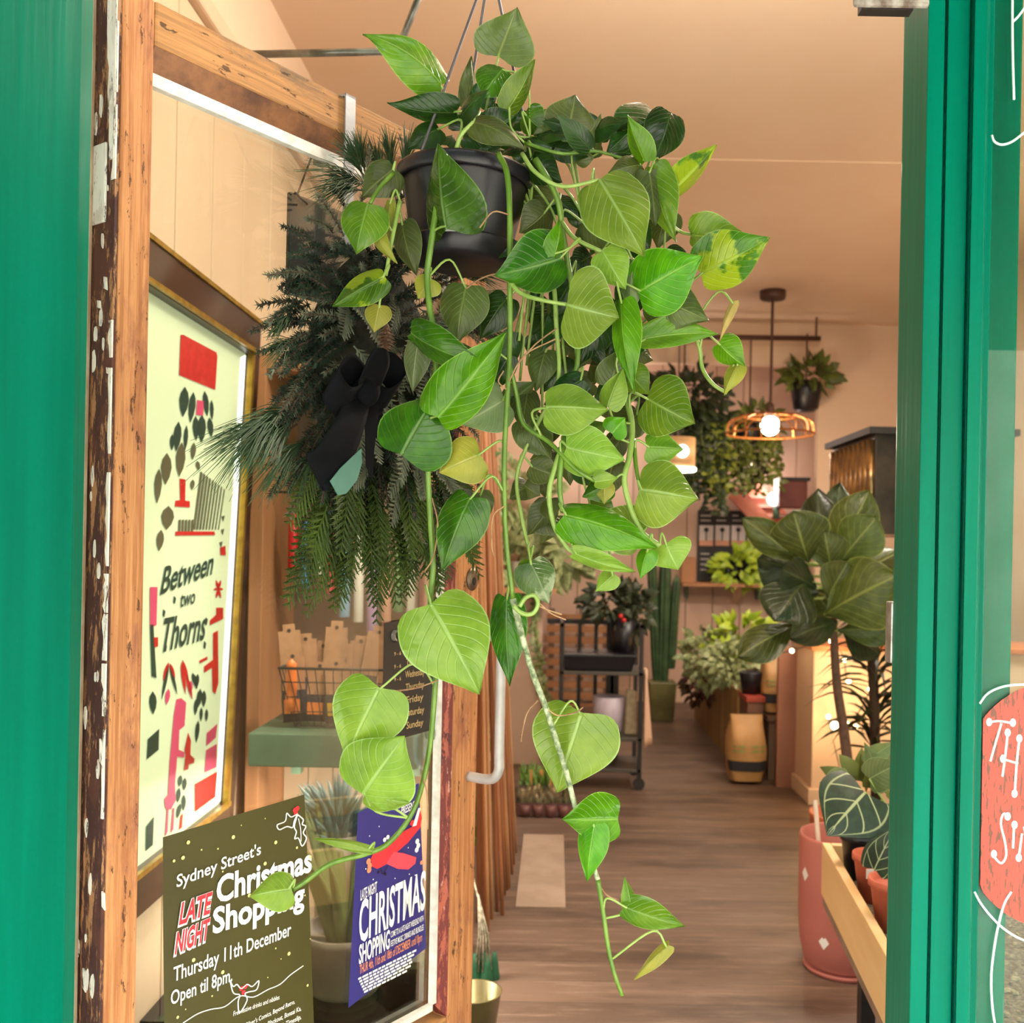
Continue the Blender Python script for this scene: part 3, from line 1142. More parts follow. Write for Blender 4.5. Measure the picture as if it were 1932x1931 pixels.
# grey juniper, right side and lower middle
for i in range(46):
    px, py = rg.uniform(640, 860), rg.uniform(540, 900)
    p = D3(px, py, -rg.uniform(.05, .1))
    q = D3(px + rg.uniform(-60, 60), py + rg.uniform(30, 100), -rg.uniform(.11, .15))
    spray(jun, p, q - p, out, rg.uniform(.07, .11), .022)
# long pine tufts
for (px, py, qx, qy, n) in [(560, 775, 385, 870, 90), (575, 760, 430, 835, 90), (560, 800, 470, 870, 80), (590, 820, 480, 905, 80), (565, 790, 420, 850, 80), (610, 840, 540, 920, 60),
                            (560, 600, 500, 610, 50), (570, 640, 500, 660, 50),
                            (690, 340, 640, 250, 70), (700, 350, 590, 320, 80), (690, 360, 600, 350, 60), (690, 330, 670, 240, 60),
                            (740, 340, 730, 230, 60), (760, 340, 775, 225, 60), (720, 350, 700, 250, 50),
                            (860, 560, 950, 560, 60), (870, 600, 960, 650, 60), (850, 520, 945, 520, 50), (840, 450, 800, 420, 40)]:
    p = D3(px, py, -.06)
    q = D3(qx, qy, -.10)
    d = q - p
    tuft(pin, tw, p, d, d.length * .45, d.length * .62, n, .42)
# drooping cedar below
for i in range(58):
    px = rg.uniform(600, 840)
    py = rg.uniform(850, 985) - max(0, (px - 760)) * .35
    p = D3(px, py, -rg.uniform(.03, .1))
    q = D3(px + (px - 720) * .45 + rg.uniform(-40, 40), py + 130, -rg.uniform(.07, .13))
    spray(ced, p, q - p, out, rg.uniform(.10, .145), .03)
for (px, py, qx, qy) in [(640, 1000, 580, 1125), (660, 1010, 640, 1120), (720, 1010, 715, 1110), (770, 1000, 770, 1100), (800, 980, 830, 1090), (620, 960, 590, 1050)]:
    p, q = D3(px, py, -.07), D3(qx, qy, -.09)
    spray(ced, p, q - p, out, (q - p).length, .028)
mb = M(DT)
wq = DTI @ D3(700, 690, -.03)
zt_, zb_ = (DTI @ D3(700, 470, -.03)).z, (DTI @ D3(700, 930, -.03)).z
rgm = random.Random(9)
mb.grid(lambda u, v: V((wq.x + .145 * math.sin(math.pi * v) ** .6 * math.cos(6.283 * u), -.035 + .03 * math.sin(math.pi * v) ** .5 * math.sin(6.283 * u), zb_ + (zt_ - zb_) * v)), 24, 16)
mb.build('dark_filler', plain('filler_shade_green', '#1d2218', .9, hx2='#2b2d20', scale=70, bump=.6), t, True)  # added dark core, its colour stands for deep shade between the sprigs
fir.build('fir_foliage', m_fir, t)
pin.build('pine_foliage', m_pine, t)
ced.build('cedar_foliage', m_cedar, t)
jun.build('juniper_foliage', m_jun, t)
tw.build('twig_frame', m_twig, t)
# cones
m_cone = plain('cone_brown', '#5d4231', .7, hx2='#80604a', scale=80)
for px, py, sc_ in [(728, 640, 1.0), (750, 690, .8), (655, 885, 1.0)]:
    c = D3(px, py, -.135)
    m = M()
    for i in range(9):
        u = i / 8
        rr = .016 * sc_ * math.sin(math.pi * (.12 + .8 * u))
        for k in range(8):
            a = k * .785 + i * .39
            b = c + V((0, 0, (.5 - u) * .045 * sc_))
            m.spike(b, b + V((math.cos(a) * rr, math.sin(a) * rr, -.005 * sc_)), .0045 * sc_, 4)
    m.build('pine_cone', m_cone, t)
# bow
bw = thing('velvet_bow', 'black velvet ribbon bow with long tails tied at the middle of the wreath', 'ribbon', D3(685, 735, -.15))


def ribbon(m, path, width, side):
    pts = smoothpath(path, 7)
    sds = [V(s) for s in side] if isinstance(side, list) else None

    def fn(u, v):
        i = min(len(pts) - 1, int(u * (len(pts) - 1) + .5))
        w_ = width[0] + (width[1] - width[0]) * u
        wave = .0022 * math.sin(v * 3.1 + u * 9)
        return pts[i] + V(side) * ((v - .5) * w_) + out * wave
    m.grid(fn, len(pts) - 1, 6)


sx = dd.copy()
m = M()
m.grid(lambda u, v: (lambda l, r: l.lerp(r, v) + out * (.004 * math.sin(3.1 * v + 4 * u)))(
    smoothpath([D3(655, 748, -.16), D3(625, 800, -.175), D3(590, 850, -.175), D3(578, 862, -.172), D3(611, 926, -.168)], 4)[int(u * 16 + .5)],
    smoothpath([D3(700, 752, -.16), D3(692, 800, -.175), D3(676, 850, -.175), D3(650, 885, -.172), D3(616, 927, -.168)], 4)[int(u * 16 + .5)]), 16, 6)
m.build('ribbon_tail', m_velvet, bw, True, .0012)
m = M()
m.poly([D3(a, b, -.176) for a, b in [(681, 846), (682, 874), (673, 906), (652, 932), (637, 935), (622, 908), (641, 884), (664, 862)]], out * .0012)
m.build('ribbon_underside', m_velback, bw)
m = M()
m.poly([D3(a, b, -.16) for a, b in [(690, 745), (716, 745), (712, 800), (705, 850), (702, 905), (690, 880), (688, 800)]], out * .0012)
m.build('ribbon_tail', m_velvet, bw)
for pts_ in ([(690, 735, -.15), (655, 695, -.17), (625, 722, -.18), (650, 758, -.17), (690, 742, -.155)], [(690, 735, -.15), (720, 690, -.17), (752, 722, -.17), (725, 758, -.165), (690, 742, -.155)],
             [(690, 735, -.15), (690, 690, -.2), (715, 690, -.205), (718, 725, -.18), (695, 740, -.155)]):
    m = M()
    ribbon(m, [D3(*q) for q in pts_], (.05, .05), (UP * .75 + out * .55).normalized())
    m.build('ribbon_loop', m_velvet, bw, True, .0012)
M().ball(D3(690, 738, -.165), .022, 14, 10, (1, .8, 1.1)).build('knot', m_velvet, bw, True)

# ================================================================== THE HANGING POTHOS
LM = {
    'd': leafmat('leaf_mature', '#2b510d', '#3c690f', '#7fa252', '#566d34', .35, .2),
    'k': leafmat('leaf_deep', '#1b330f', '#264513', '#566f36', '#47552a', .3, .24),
    'm': leafmat('leaf_mid', '#4b6e14', '#5e7d1b', '#97b35e', '#68843a', .38, .24, trans=.28),
    'l': leafmat('leaf_light', '#6b8d28', '#7d9c36', '#a9c67c', '#7f9d4c', .45, .25, trans=.28),
    'b': leafmat('leaf_bright', '#467c0a', '#589010', '#9cc655', '#74983e', .35, .18, trans=.28),
    'y': leafmat('leaf_yellowing', '#858a2c', '#979436', '#c0bb74', '#8d9044', .45, .4, trans=.3),
    'v': leafmat('leaf_variegated', '#33570f', '#436a14', '#7ea03f', '#5c7638', .3, .22, spots='#83991c'),
    'w': leafmat('leaf_marbled', '#42592f', '#556b3c', '#9aa984', '#687f4e', .3, .25, spots='#95a480'),
    'g': leafmat('leaf_dusty', '#66754a', '#586a40', '#98a577', '#6d7a4f', .5, .4),
    't': leafmat('leaf_dry', '#a98e58', '#8f7e48', '#c6b47c', '#9a8454', .4, .6),
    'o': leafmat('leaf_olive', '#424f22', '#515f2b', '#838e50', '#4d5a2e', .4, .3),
}
D0 = 1.50
pot = thing('hanging_pothos', 'long trailing pothos in a black plastic hanging pot in the shop doorway', 'plant', P(873, 400, D0))
pc = P(873, 331, D0)
zr = pc.z
zb = zr - .128
m_pot = plain('black_plastic', '#0f0c13', .4, hx2='#141018', scale=12, bump=.03)
tilt = (V((1, 0, -.035)).normalized(), V((0, 1, 0)), V((.035, 0, 1)).normalized())
body = M().lathe([(.070, .006), (.073, .022), (.076, .03), (.093, .112), (.094, .118), (.088, .118), (.085, .10), (.07, .02), (0, .02)], V((pc.x, D0, zb)), 48, tilt).build('pot', m_pot, pot, True)
M().lathe([(.094, .110), (.099, .108), (.102, .112), (.102, .126), (.099, .130), (.090, .130), (.089, .118)], V((pc.x, D0, zb)), 48, tilt).build('pot_rim', m_pot, body, True)
M().lathe([(.0, -.006), (.064, -.006), (.072, .0), (.079, .022), (.079, .025), (.075, .025)], V((pc.x, D0, zb)), 48, tilt).build('drip_saucer', m_pot, pot, True)
M().lathe([(.086, .105), (.05, .115), (0, .118)], V((pc.x, D0, zb)), 24, tilt).build('soil', plain('dark_soil', '#2a1e17', .95, hx2='#3c2b20', scale=60, bump=.4), pot)
st = P(858, 421, D0 - .0905)
m = M()
m.grid(lambda u, v: V((pc.x, D0, 0)) + V((math.sin(-.30 + .33 * u) * .0865, -math.cos(-.30 + .33 * u) * .0865 - (1 - v) * .0, P(858, 435, D0 - .09).z + v * .022)), 6, 2)
m.build('price_sticker', plain('white_label', '#d9d6d4', .5), pot)
m_wire = plain('grey_plastic_rod', '#4a4448', .4)
apex = P(926, -75, D0 + .01)
hookz = 2.342
for px, py, d in [(790, 300, D0 - .075), (884, 190, D0 + .085), (1003, 295, D0 + .02)]:
    e = P(px, py, d)
    h = M().tube(smoothpath([apex, apex.lerp(e, .5), e], 4), .0021, 8).build('hanger_rod', m_wire, pot, True)
    M().ball(e, .006, 8, 6, (1, .7, 1.2)).build('rod_clip', m_wire, h, True)
M().tube(smoothpath([apex, apex + V((0, 0, .03)), apex + V((.012, 0, .045)), V((apex.x, apex.y, apex.z + .07)), V((apex.x, 1.37, hookz))], 5), .003, 8).build('hook', m_wire, pot, True)

# vines: pixel x, pixel y, distance
m_vine = N('vine_green')
vf = m_vine.noise(m_vine.coords((1, 1, .3)), 60, 4)
m_vine.l(m_vine.mix(m_vine.step(vf, .4, .7), lin('#4c6c18'), lin('#67862c')), m_vine.b.inputs['Base Color'])
m_vine.b.inputs['Roughness'].default_value = .35
m_vine = m_vine.m
m_vpale = plain('vine_pale', '#8fa656', .4, hx2='#789340', scale=30)
m_vold = plain('vine_marked', '#b7bd9a', .6, hx2='#4d5f37', scale=110)
m_root = plain('aerial_root', '#a5805a', .7, hx2='#7a573c', scale=50)
VN = [
    (m_vine, .0046, [(838, 300, 1.41), (826, 380, 1.395), (812, 470, 1.395), (806, 525, 1.40), (812, 590, 1.40), (823, 650, 1.40), (822, 700, 1.40), (812, 800, 1.40), (807, 880, 1.40), (812, 980, 1.40), (817, 1070, 1.40), (812, 1140, 1.40), (823, 1230, 1.40), (818, 1340, 1.40), (806, 1440, 1.40), (780, 1530, 1.39), (735, 1590, 1.38), (690, 1612, 1.37), (625, 1630, 1.36), (575, 1665, 1.355), (552, 1679, 1.35)]),
    (m_vine, .0044, [(940, 290, 1.40), (957, 330, 1.392), (962, 420, 1.392), (962, 520, 1.395), (962, 640, 1.40), (958, 740, 1.40), (952, 850, 1.40), (952, 950, 1.40), (957, 1040, 1.40), (968, 1130, 1.40)]),
    (m_vold, .0046, [(968, 1130, 1.40), (985, 1200, 1.40), (1005, 1270, 1.395), (1028, 1330, 1.39), (1050, 1400, 1.39), (1068, 1455, 1.39), (1082, 1510, 1.39), (1105, 1590, 1.385), (1128, 1660, 1.38)]),
    (m_vine, .0036, [(1128, 1660, 1.38), (1138, 1720, 1.38), (1148, 1790, 1.375), (1160, 1840, 1.37), (1174, 1879, 1.37)]),
    (m_vine, .0036, [(962, 690, 1.405), (975, 745, 1.41), (988, 800, 1.41), (1030, 830, 1.40), (1052, 850, 1.39), (1085, 885, 1.38), (1122, 908, 1.38)]),
    (m_vpale, .0040, [(1062, 840, 1.40), (1048, 880, 1.39), (1036, 930, 1.385), (1045, 990, 1.38), (1068, 1030, 1.375), (1085, 1045, 1.37)]),
    (m_vine, .0044, [(1072, 790, 1.42), (1060, 860, 1.39), (1056, 920, 1.385), (1062, 968, 1.385)]),
    (m_vpale, .0046, [(1178, 740, 1.44), (1192, 800, 1.42), (1188, 860, 1.40), (1178, 905, 1.39), (1190, 960, 1.385), (1212, 1005, 1.38), (1245, 1030, 1.375)]),
    (m_vine, .0034, [(1196, 830, 1.42), (1200, 880, 1.40), (1208, 925, 1.39)]),
    (m_vine, .0046, [(1010, 300, 1.42), (1050, 370, 1.42), (1062, 440, 1.43), (1075, 520, 1.44), (1088, 600, 1.44), (1090, 680, 1.44), (1080, 720, 1.44)]),
    (m_vpale, .0036, [(1030, 460, 1.46), (1045, 540, 1.45), (1050, 620, 1.45), (1055, 700, 1.45), (1045, 740, 1.45), (1000, 830, 1.46), (975, 900, 1.46), (985, 980, 1.45), (1000, 1045, 1.44)]),
    (m_vpale, .0032, [(985, 290, 1.40), (1010, 325, 1.38), (1060, 352, 1.37), (1130, 340, 1.36)]),
    (m_vpale, .0034, [(960, 530, 1.395), (985, 555, 1.385), (1030, 568, 1.37), (1070, 575, 1.365)]),
    (m_vpale, .0034, [(1060, 420, 1.42), (1085, 450, 1.40), (1135, 475, 1.38)]),
    (m_vpale, .0030, [(1200, 330, 1.5), (1240, 330, 1.48), (1272, 355, 1.46)]),
    (m_vpale, .0028, [(1260, 420, 1.48), (1285, 438, 1.46), (1306, 443, 1.45)]),
    (m_vpale, .0034, [(1290, 600, 1.46), (1318, 650, 1.45), (1325, 695, 1.45), (1345, 725, 1.44), (1372, 742, 1.44)]),
    (m_vine, .0034, [(742, 326, 1.42), (715, 355, 1.40), (698, 385, 1.39)]),
    (m_vpale, .0034, [(755, 380, 1.42), (742, 440, 1.41), (728, 520, 1.41)]),
    (m_vpale, .0034, [(860, 285, 1.41), (870, 255, 1.40), (893, 230, 1.40)]),
    (m_vine, .0028, [(990, 270, 1.45), (1060, 290, 1.44), (1120, 285, 1.46), (1180, 300, 1.47)]),
    (m_vine, .0028, [(1000, 260, 1.47), (1070, 265, 1.47), (1078, 238, 1.46)]),
]
ways = []
for mt, r_, pts in VN:
    path = smoothpath([P(a, b, d) for a, b, d in pts], 5)
    n = len(path)
    M().tube(path, [r_ * (1 - .25 * i / n) for i in range(n)], 9).build('vine', mt, pot, True)
    ways += path
# hooked tendril and aerial roots
roots = [[(968, 1143), (985, 1158), (1005, 1158), (1015, 1140), (1008, 1124), (992, 1128), (980, 1145)]]
for pts in roots:
    M().tube(smoothpath([P(a, b, 1.385) for a, b in pts], 5), .0032, 8).build('tendril', m_vpale, pot, True)
for pts in [[(1016, 1137), (1040, 1158), (1068, 1170)], [(1010, 1140), (1030, 1150), (1060, 1160)], [(1015, 1322), (995, 1345), (985, 1385), (983, 1400)], [(1020, 1325), (1050, 1350), (1085, 1345), (1100, 1335)],
            [(815, 940), (826, 990), (818, 1050), (800, 1080)], [(798, 1470), (806, 1500), (807, 1565)], [(1050, 620), (1010, 650), (975, 690)], [(1048, 640), (990, 670), (960, 720)],
            [(952, 955), (930, 975), (928, 1030), (932, 1050)], [(960, 405), (930, 400), (905, 430)], [(950, 700), (940, 720), (955, 735)], [(1128, 1665), (1145, 1690), (1172, 1700)],
            [(960, 520), (930, 518), (900, 530), (880, 545)], [(825, 1285), (780, 1300), (735, 1305)]]:
    M().tube(smoothpath([P(a, b, 1.388) for a, b in pts], 4), .0011, 6).build('aerial_root', m_root, pot, True)

# leaves: base x,y, tip x,y, width px, distance, tip distance offset, roll, fold, droop, kind
LV = [
    (834, 160, 684, 65, 66, 1.45, -.03, 28, 18, .16, 'm'), (940, 106, 976, 14, 102, 1.46, .0, -12, 8, .0, 'o'), (950, 128, 911, 183, 72, 1.44, -.02, 15, 20, .05, 'd'),
    (958, 207, 1009, 112, 46, 1.43, -.02, 25, 20, .04, 'm'), (861, 212, 730, 193, 48, 1.45, -.02, -30, 15, .06, 'k'), (880, 200, 889, 106, 30, 1.5, .0, 30, 20, .05, 'o'),
    (829, 242, 767, 281, 46, 1.46, -.02, 20, 15, .05, 'k'), (893, 231, 994, 286, 46, 1.40, -.02, -25, 15, .12, 'o'), (1074, 238, 1086, 178, 84, 1.46, 0, 8, 10, .03, 'o'),
    (1050, 214, 1006, 254, 40, 1.47, 0, 25, 10, .04, 'o'), (842, 432, 828, 272, 112, 1.375, .0, -22, 40, .05, 'd'), (695, 384, 672, 479, 80, 1.385, -.01, 10, 18, .06, 'm'),
    (745, 318, 682, 372, 66, 1.42, -.01, 12, 20, .06, 'o'), (708, 430, 749, 498, 26, 1.40, 0, 30, 10, .1, 'y'), (758, 420, 786, 520, 50, 1.44, 0, 20, 15, .05, 'o'),
    (736, 380, 730, 480, 20, 1.42, 0, 30, 20, .02, 'y'), (1235, 214, 1143, 290, 92, 1.50, -.03, 5, 22, .12, 'k'), (1266, 212, 1232, 307, 70, 1.47, -.02, -10, 12, .06, 'k'),
    (1217, 306, 1184, 217, 42, 1.43, -.03, -25, 30, .03, 'b'), (1116, 286, 1134, 214, 30, 1.48, 0, 20, 20, .04, 'o'), (1270, 360, 1352, 272, 50, 1.44, -.02, 15, 38, .05, 'v'),
    (1303, 444, 1402, 440, 66, 1.44, -.02, 22, 25, .06, 'm'), (1322, 516, 1453, 447, 98, 1.42, -.04, 12, 16, .04, 'v'), (1204, 552, 1326, 484, 112, 1.40, -.03, -6, 14, .06, 'b'),
    (1131, 338, 1216, 484, 118, 1.355, -.02, -4, 20, .05, 'l'), (1120, 350, 1110, 412, 54, 1.39, 0, 25, 15, .05, 'l'), (1230, 314, 1277, 458, 58, 1.44, 0, 25, 20, .08, 'm'),
    (1224, 322, 1236, 430, 54, 1.43, 0, -15, 15, .05, 'o'), (1212, 312, 1146, 328, 46, 1.44, -.02, 20, 20, .08, 'o'), (1137, 474, 1180, 546, 66, 1.375, 0, 5, 15, .04, 'l'),
    (1069, 575, 1168, 600, 138, 1.36, -.01, 6, 14, .05, 'l'), (1196, 490, 1190, 594, 48, 1.41, 0, 15, 15, .05, 'g'), (1228, 560, 1338, 606, 84, 1.43, -.02, -8, 12, .05, 'o'),
    (1172, 568, 1198, 745, 50, 1.375, 0, 22, 28, .06, 'b'), (1146, 768, 1176, 695, 46, 1.37, 0, -20, 20, .04, 'l'), (1062, 486, 932, 520, 104, 1.39, -.01, -10, 18, .08, 'd'),
    (1045, 484, 1056, 414, 36, 1.38, 0, 25, 30, .1, 'b'), (1212, 640, 1356, 630, 52, 1.42, 0, 22, 15, -.12, 'm'), (1356, 648, 1406, 692, 52, 1.43, 0, 15, 25, .08, 'b'),
    (1394, 686, 1366, 746, 32, 1.43, 0, 20, 25, .06, 'y'), (1386, 568, 1358, 642, 17, 1.43, 0, 25, 30, .04, 't'), (1220, 752, 1311, 800, 108, 1.40, -.02, 6, 14, .08, 'm'),
    (1220, 844, 1290, 848, 58, 1.41, 0, -10, 14, .05, 'm'), (1148, 728, 1176, 655, 56, 1.44, 0, 10, 15, .05, 'o'), (1030, 768, 1150, 774, 88, 1.36, -.01, -8, 26, .05, 'l'),
    (1100, 716, 1026, 764, 54, 1.42, 0, 15, 20, .05, 'k'), (1068, 845, 1180, 868, 86, 1.38, -.01, 5, 12, .06, 'l'), (1075, 832, 1152, 798, 50, 1.42, 0, -12, 12, .05, 'm'),
    (1154, 818, 1180, 788, 46, 1.38, 0, 10, 15, .04, 'b'), (1206, 924, 1318, 942, 116, 1.38, -.02, -6, 18, .04, 'l'), (1064, 972, 1240, 1034, 80, 1.365, -.01, -18, 26, .08, 'b'),
    (1210, 1012, 1122, 968, 86, 1.40, 0, 8, 12, .05, 'l'), (1082, 1044, 1200, 1079, 34, 1.355, -.01, 20, 25, .06, 'l'), (1256, 1026, 1280, 1076, 76, 1.385, 0, 5, 10, .05, 'l'),
    (1160, 1084, 1123, 1117, 36, 1.39, 0, 10, 15, .05, 'l'), (1222, 1038, 1208, 1093, 36, 1.375, 0, 20, 25, .05, 'b'), (1122, 909, 1167, 902, 30, 1.375, 0, 15, 15, .05, 'l'),
    (1152, 914, 1098, 938, 48, 1.39, 0, 10, 25, .05, 'd'), (1142, 912, 1140, 952, 32, 1.385, 0, 10, 15, .05, 'y'), (726, 522, 626, 579, 56, 1.39, -.02, 10, 35, .06, 'v'),
    (716, 576, 706, 628, 44, 1.40, 0, 10, 15, .05, 'y'), (775, 628, 930, 690, 56, 1.375, -.02, 22, 22, .12, 'd'), (900, 668, 936, 688, 44, 1.37, -.01, 5, 12, .05, 'l'),
    (790, 640, 778, 740, 46, 1.39, 0, 15, 20, .04, 'g'), (826, 788, 956, 626, 98, 1.36, -.01, 8, 24, .06, 'b'), (757, 858, 826, 742, 134, 1.375, 0, -12, 22, .04, 'd'),
    (952, 754, 868, 802, 92, 1.41, 0, -8, 12, .05, 'g'), (906, 858, 828, 892, 82, 1.41, 0, 6, 12, .05, 'y'), (880, 538, 862, 648, 84, 1.44, 0, 10, 18, .05, 'o'),
    (814, 526, 788, 564, 46, 1.41, 0, 15, 15, .05, 'y'), (830, 702, 858, 670, 26, 1.41, 0, 15, 15, .05, 'm'), (888, 938, 834, 1078, 84, 1.38, 0, 12, 20, .06, 'd'),
    (812, 1140, 905, 1311, 152, 1.35, -.01, -6, 12, .05, 'l'), (956, 1128, 962, 1296, 62, 1.43, 0, 12, 18, .04, 'd'), (1000, 1062, 1036, 1140, 70, 1.42, 0, -8, 22, .06, 'w'),
    (1002, 1062, 977, 1096, 34, 1.425, 0, 15, 15, .04, 'm'), (1098, 1345, 1052, 1496, 148, 1.41, 0, 6, 10, .05, 'l'), (1166, 1546, 1060, 1546, 84, 1.365, 0, -10, 16, .06, 'b'),
    (1122, 1556, 1108, 1664, 54, 1.36, 0, 12, 20, .05, 'b'), (1178, 1712, 1292, 1748, 52, 1.37, -.01, 12, 22, .08, 'm'), (1192, 1722, 1178, 1654, 26, 1.375, 0, 20, 30, .04, 'm'),
    (1262, 1784, 1196, 1850, 26, 1.37, 0, 20, 30, .04, 'y'), (550, 1678, 470, 1692, 66, 1.34, -.01, 5, 25, .1, 'l'), (700, 1604, 592, 1583, 20, 1.36, 0, 20, 25, .05, 'l'),
    (716, 1298, 652, 1432, 128, 1.375, 0, 5, 12, .05, 'l'), (684, 1500, 764, 1388, 140, 1.35, -.01, -4, 12, .05, 'l'), (690, 1498, 774, 1516, 52, 1.36, 0, 15, 18, .08, 'l'),
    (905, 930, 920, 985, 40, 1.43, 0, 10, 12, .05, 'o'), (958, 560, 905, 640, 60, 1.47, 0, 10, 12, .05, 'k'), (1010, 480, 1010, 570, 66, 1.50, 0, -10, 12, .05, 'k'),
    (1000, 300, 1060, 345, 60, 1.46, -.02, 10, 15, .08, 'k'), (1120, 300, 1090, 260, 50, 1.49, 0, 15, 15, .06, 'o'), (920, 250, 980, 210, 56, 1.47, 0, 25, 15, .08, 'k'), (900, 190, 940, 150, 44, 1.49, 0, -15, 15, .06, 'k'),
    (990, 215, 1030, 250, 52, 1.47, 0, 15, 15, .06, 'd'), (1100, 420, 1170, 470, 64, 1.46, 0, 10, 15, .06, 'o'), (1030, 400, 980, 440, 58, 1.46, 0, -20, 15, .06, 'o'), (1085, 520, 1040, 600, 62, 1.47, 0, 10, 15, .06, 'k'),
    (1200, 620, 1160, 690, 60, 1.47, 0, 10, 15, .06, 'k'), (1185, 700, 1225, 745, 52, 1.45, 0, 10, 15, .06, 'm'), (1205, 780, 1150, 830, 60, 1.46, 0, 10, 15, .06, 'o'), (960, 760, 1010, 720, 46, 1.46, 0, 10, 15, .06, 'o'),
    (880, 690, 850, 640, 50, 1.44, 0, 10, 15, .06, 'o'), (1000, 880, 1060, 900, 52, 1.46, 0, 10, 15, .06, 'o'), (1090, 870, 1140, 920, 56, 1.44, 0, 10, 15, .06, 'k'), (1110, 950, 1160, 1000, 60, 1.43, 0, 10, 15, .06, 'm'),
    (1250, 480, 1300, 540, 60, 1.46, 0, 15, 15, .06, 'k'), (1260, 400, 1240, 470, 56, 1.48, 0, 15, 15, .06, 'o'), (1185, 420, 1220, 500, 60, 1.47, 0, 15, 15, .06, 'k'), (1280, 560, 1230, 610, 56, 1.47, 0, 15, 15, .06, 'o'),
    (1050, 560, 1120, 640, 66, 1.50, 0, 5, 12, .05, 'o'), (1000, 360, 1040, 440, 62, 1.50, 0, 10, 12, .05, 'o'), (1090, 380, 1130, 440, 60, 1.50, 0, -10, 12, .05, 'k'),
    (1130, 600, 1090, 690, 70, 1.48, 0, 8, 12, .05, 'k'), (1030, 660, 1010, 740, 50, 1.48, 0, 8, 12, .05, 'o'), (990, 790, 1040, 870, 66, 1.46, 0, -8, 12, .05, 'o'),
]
for (bx, by, tx, ty, wpx, d, dt, roll, fold, droop, kind) in LV:
    b, tp = P(bx, by, d), P(tx, ty, d + dt)
    ax = (tp - b).normalized()
    n0 = (CAM - (b + tp) / 2).normalized()
    n0 = (n0 - ax * n0.dot(ax)).normalized()
    nr = Matrix.Rotation(R(roll), 3, ax) @ n0
    wm = 1.17 * wpx * d / FPX / max(.5, math.cos(R(abs(roll)))) / math.cos(R(fold)) * 1.06
    flip = kind in 'g'
    M().leaf(b, tp, nr, wm, fold + 7, droop + .03, .13, 20, 7, .03, quilt=.012).build('leaf', LM[kind], pot, True)
    # leaf stalk to the nearest vine or to the soil
    q = min(ways, key=lambda p: (p - b).length)
    if (q - b).length > .10:
        q = V((pc.x + max(-.05, min(.06, (b.x - pc.x) * .5)), D0, zr - .005))
    if (q - b).length > .006:
        mid = b.lerp(q, .5) - ax * min(.03, (q - b).length * .3) + V((0, 0, .012))
        M().tube(smoothpath([b + ax * .004, mid, q], 5), [.0017] * 11, 6).build('leaf_stalk', m_vpale, pot, True)
# small dark leaves that fill the crown of the pot
rg = random.Random(77)
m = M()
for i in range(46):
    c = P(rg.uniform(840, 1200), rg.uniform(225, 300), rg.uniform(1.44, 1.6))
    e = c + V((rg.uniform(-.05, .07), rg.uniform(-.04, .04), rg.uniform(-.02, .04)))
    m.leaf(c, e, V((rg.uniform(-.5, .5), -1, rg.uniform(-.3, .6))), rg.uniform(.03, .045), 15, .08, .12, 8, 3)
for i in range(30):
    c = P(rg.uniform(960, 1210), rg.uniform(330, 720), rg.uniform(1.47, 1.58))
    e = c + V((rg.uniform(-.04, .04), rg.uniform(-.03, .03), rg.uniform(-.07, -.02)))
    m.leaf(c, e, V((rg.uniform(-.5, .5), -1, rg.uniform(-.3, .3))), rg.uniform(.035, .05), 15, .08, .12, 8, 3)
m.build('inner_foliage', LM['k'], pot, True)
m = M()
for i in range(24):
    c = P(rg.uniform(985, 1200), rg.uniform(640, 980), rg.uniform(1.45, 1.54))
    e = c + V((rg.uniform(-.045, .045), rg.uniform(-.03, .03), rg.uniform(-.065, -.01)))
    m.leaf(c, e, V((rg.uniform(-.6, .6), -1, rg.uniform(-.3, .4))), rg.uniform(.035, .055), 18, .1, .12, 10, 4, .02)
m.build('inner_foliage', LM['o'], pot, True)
m = M()
for i in range(16):
    a = P(rg.uniform(930, 1000), rg.uniform(280, 330), 1.5)
    b = P(rg.uniform(960, 1200), rg.uniform(380, 900), rg.uniform(1.46, 1.56))
    m.tube(smoothpath([a, a.lerp(b, .4) + V((.03, 0, .04)), b], 6), .0022, 6)
m.build('inner_stems', m_vpale, pot, True)
# ================================================================== LIT PICTURE on the side wall
t = thing('lit_artwork', 'backlit artwork of plants and hand lettering in a dark frame on the wall', 'picture', (WX, 2.7, 1.4))
pTR, pBR = P(463, 668, 3.15), P(415, 1515, 3.15)
rr = ray(297, 562)
kz = (pTR.z - CH) / rr.z
pTL = CAM + rr * kz
pn_ = (pTR - pBR).cross(pTL - pTR).normalized()
if pn_.x < 0:
    pn_ = -pn_
eY = (pTL - pTR).normalized()
EL = 2.2


def AP(px, py, lift=.0):
    return hit(px, py, pTR + pn_ * lift, pn_)


far = (pTR.y - 2.1) / abs(eY.y)
tlx, blx = pTR + eY * far, pBR + eY * far
m_lit = N('lit_panel')
m_lit.b.inputs['Base Color'].default_value = lin('#c3d3ae')
m_lit.b.inputs['Emission Color'].default_value = lin('#dff0c0')
m_lit.b.inputs['Emission Strength'].default_value = .25
M().poly([pTR, tlx, blx, pBR], -pn_ * .03).build('lit_panel', m_lit.m, t)
m_led = glow('led_white', '#fbfff0', 1.6)
iu = (pTR - pBR).normalized()
M().poly([pTR - iu * .004, pTR + eY * .045 - iu * .02, pBR + eY * .045 + iu * .02, pBR + iu * .004], pn_ * .0012).build('led_edge', m_led, t)
m_frame = plain('dark_walnut', '#4a2f20', .35, hx2='#2e1c14', scale=12, stretch=(1, .2, 1))
m_gilt = plain('gilt_edge', '#b18d35', .35, .6, hx2='#8d6c22', scale=30)
ff = M()
hw = .095
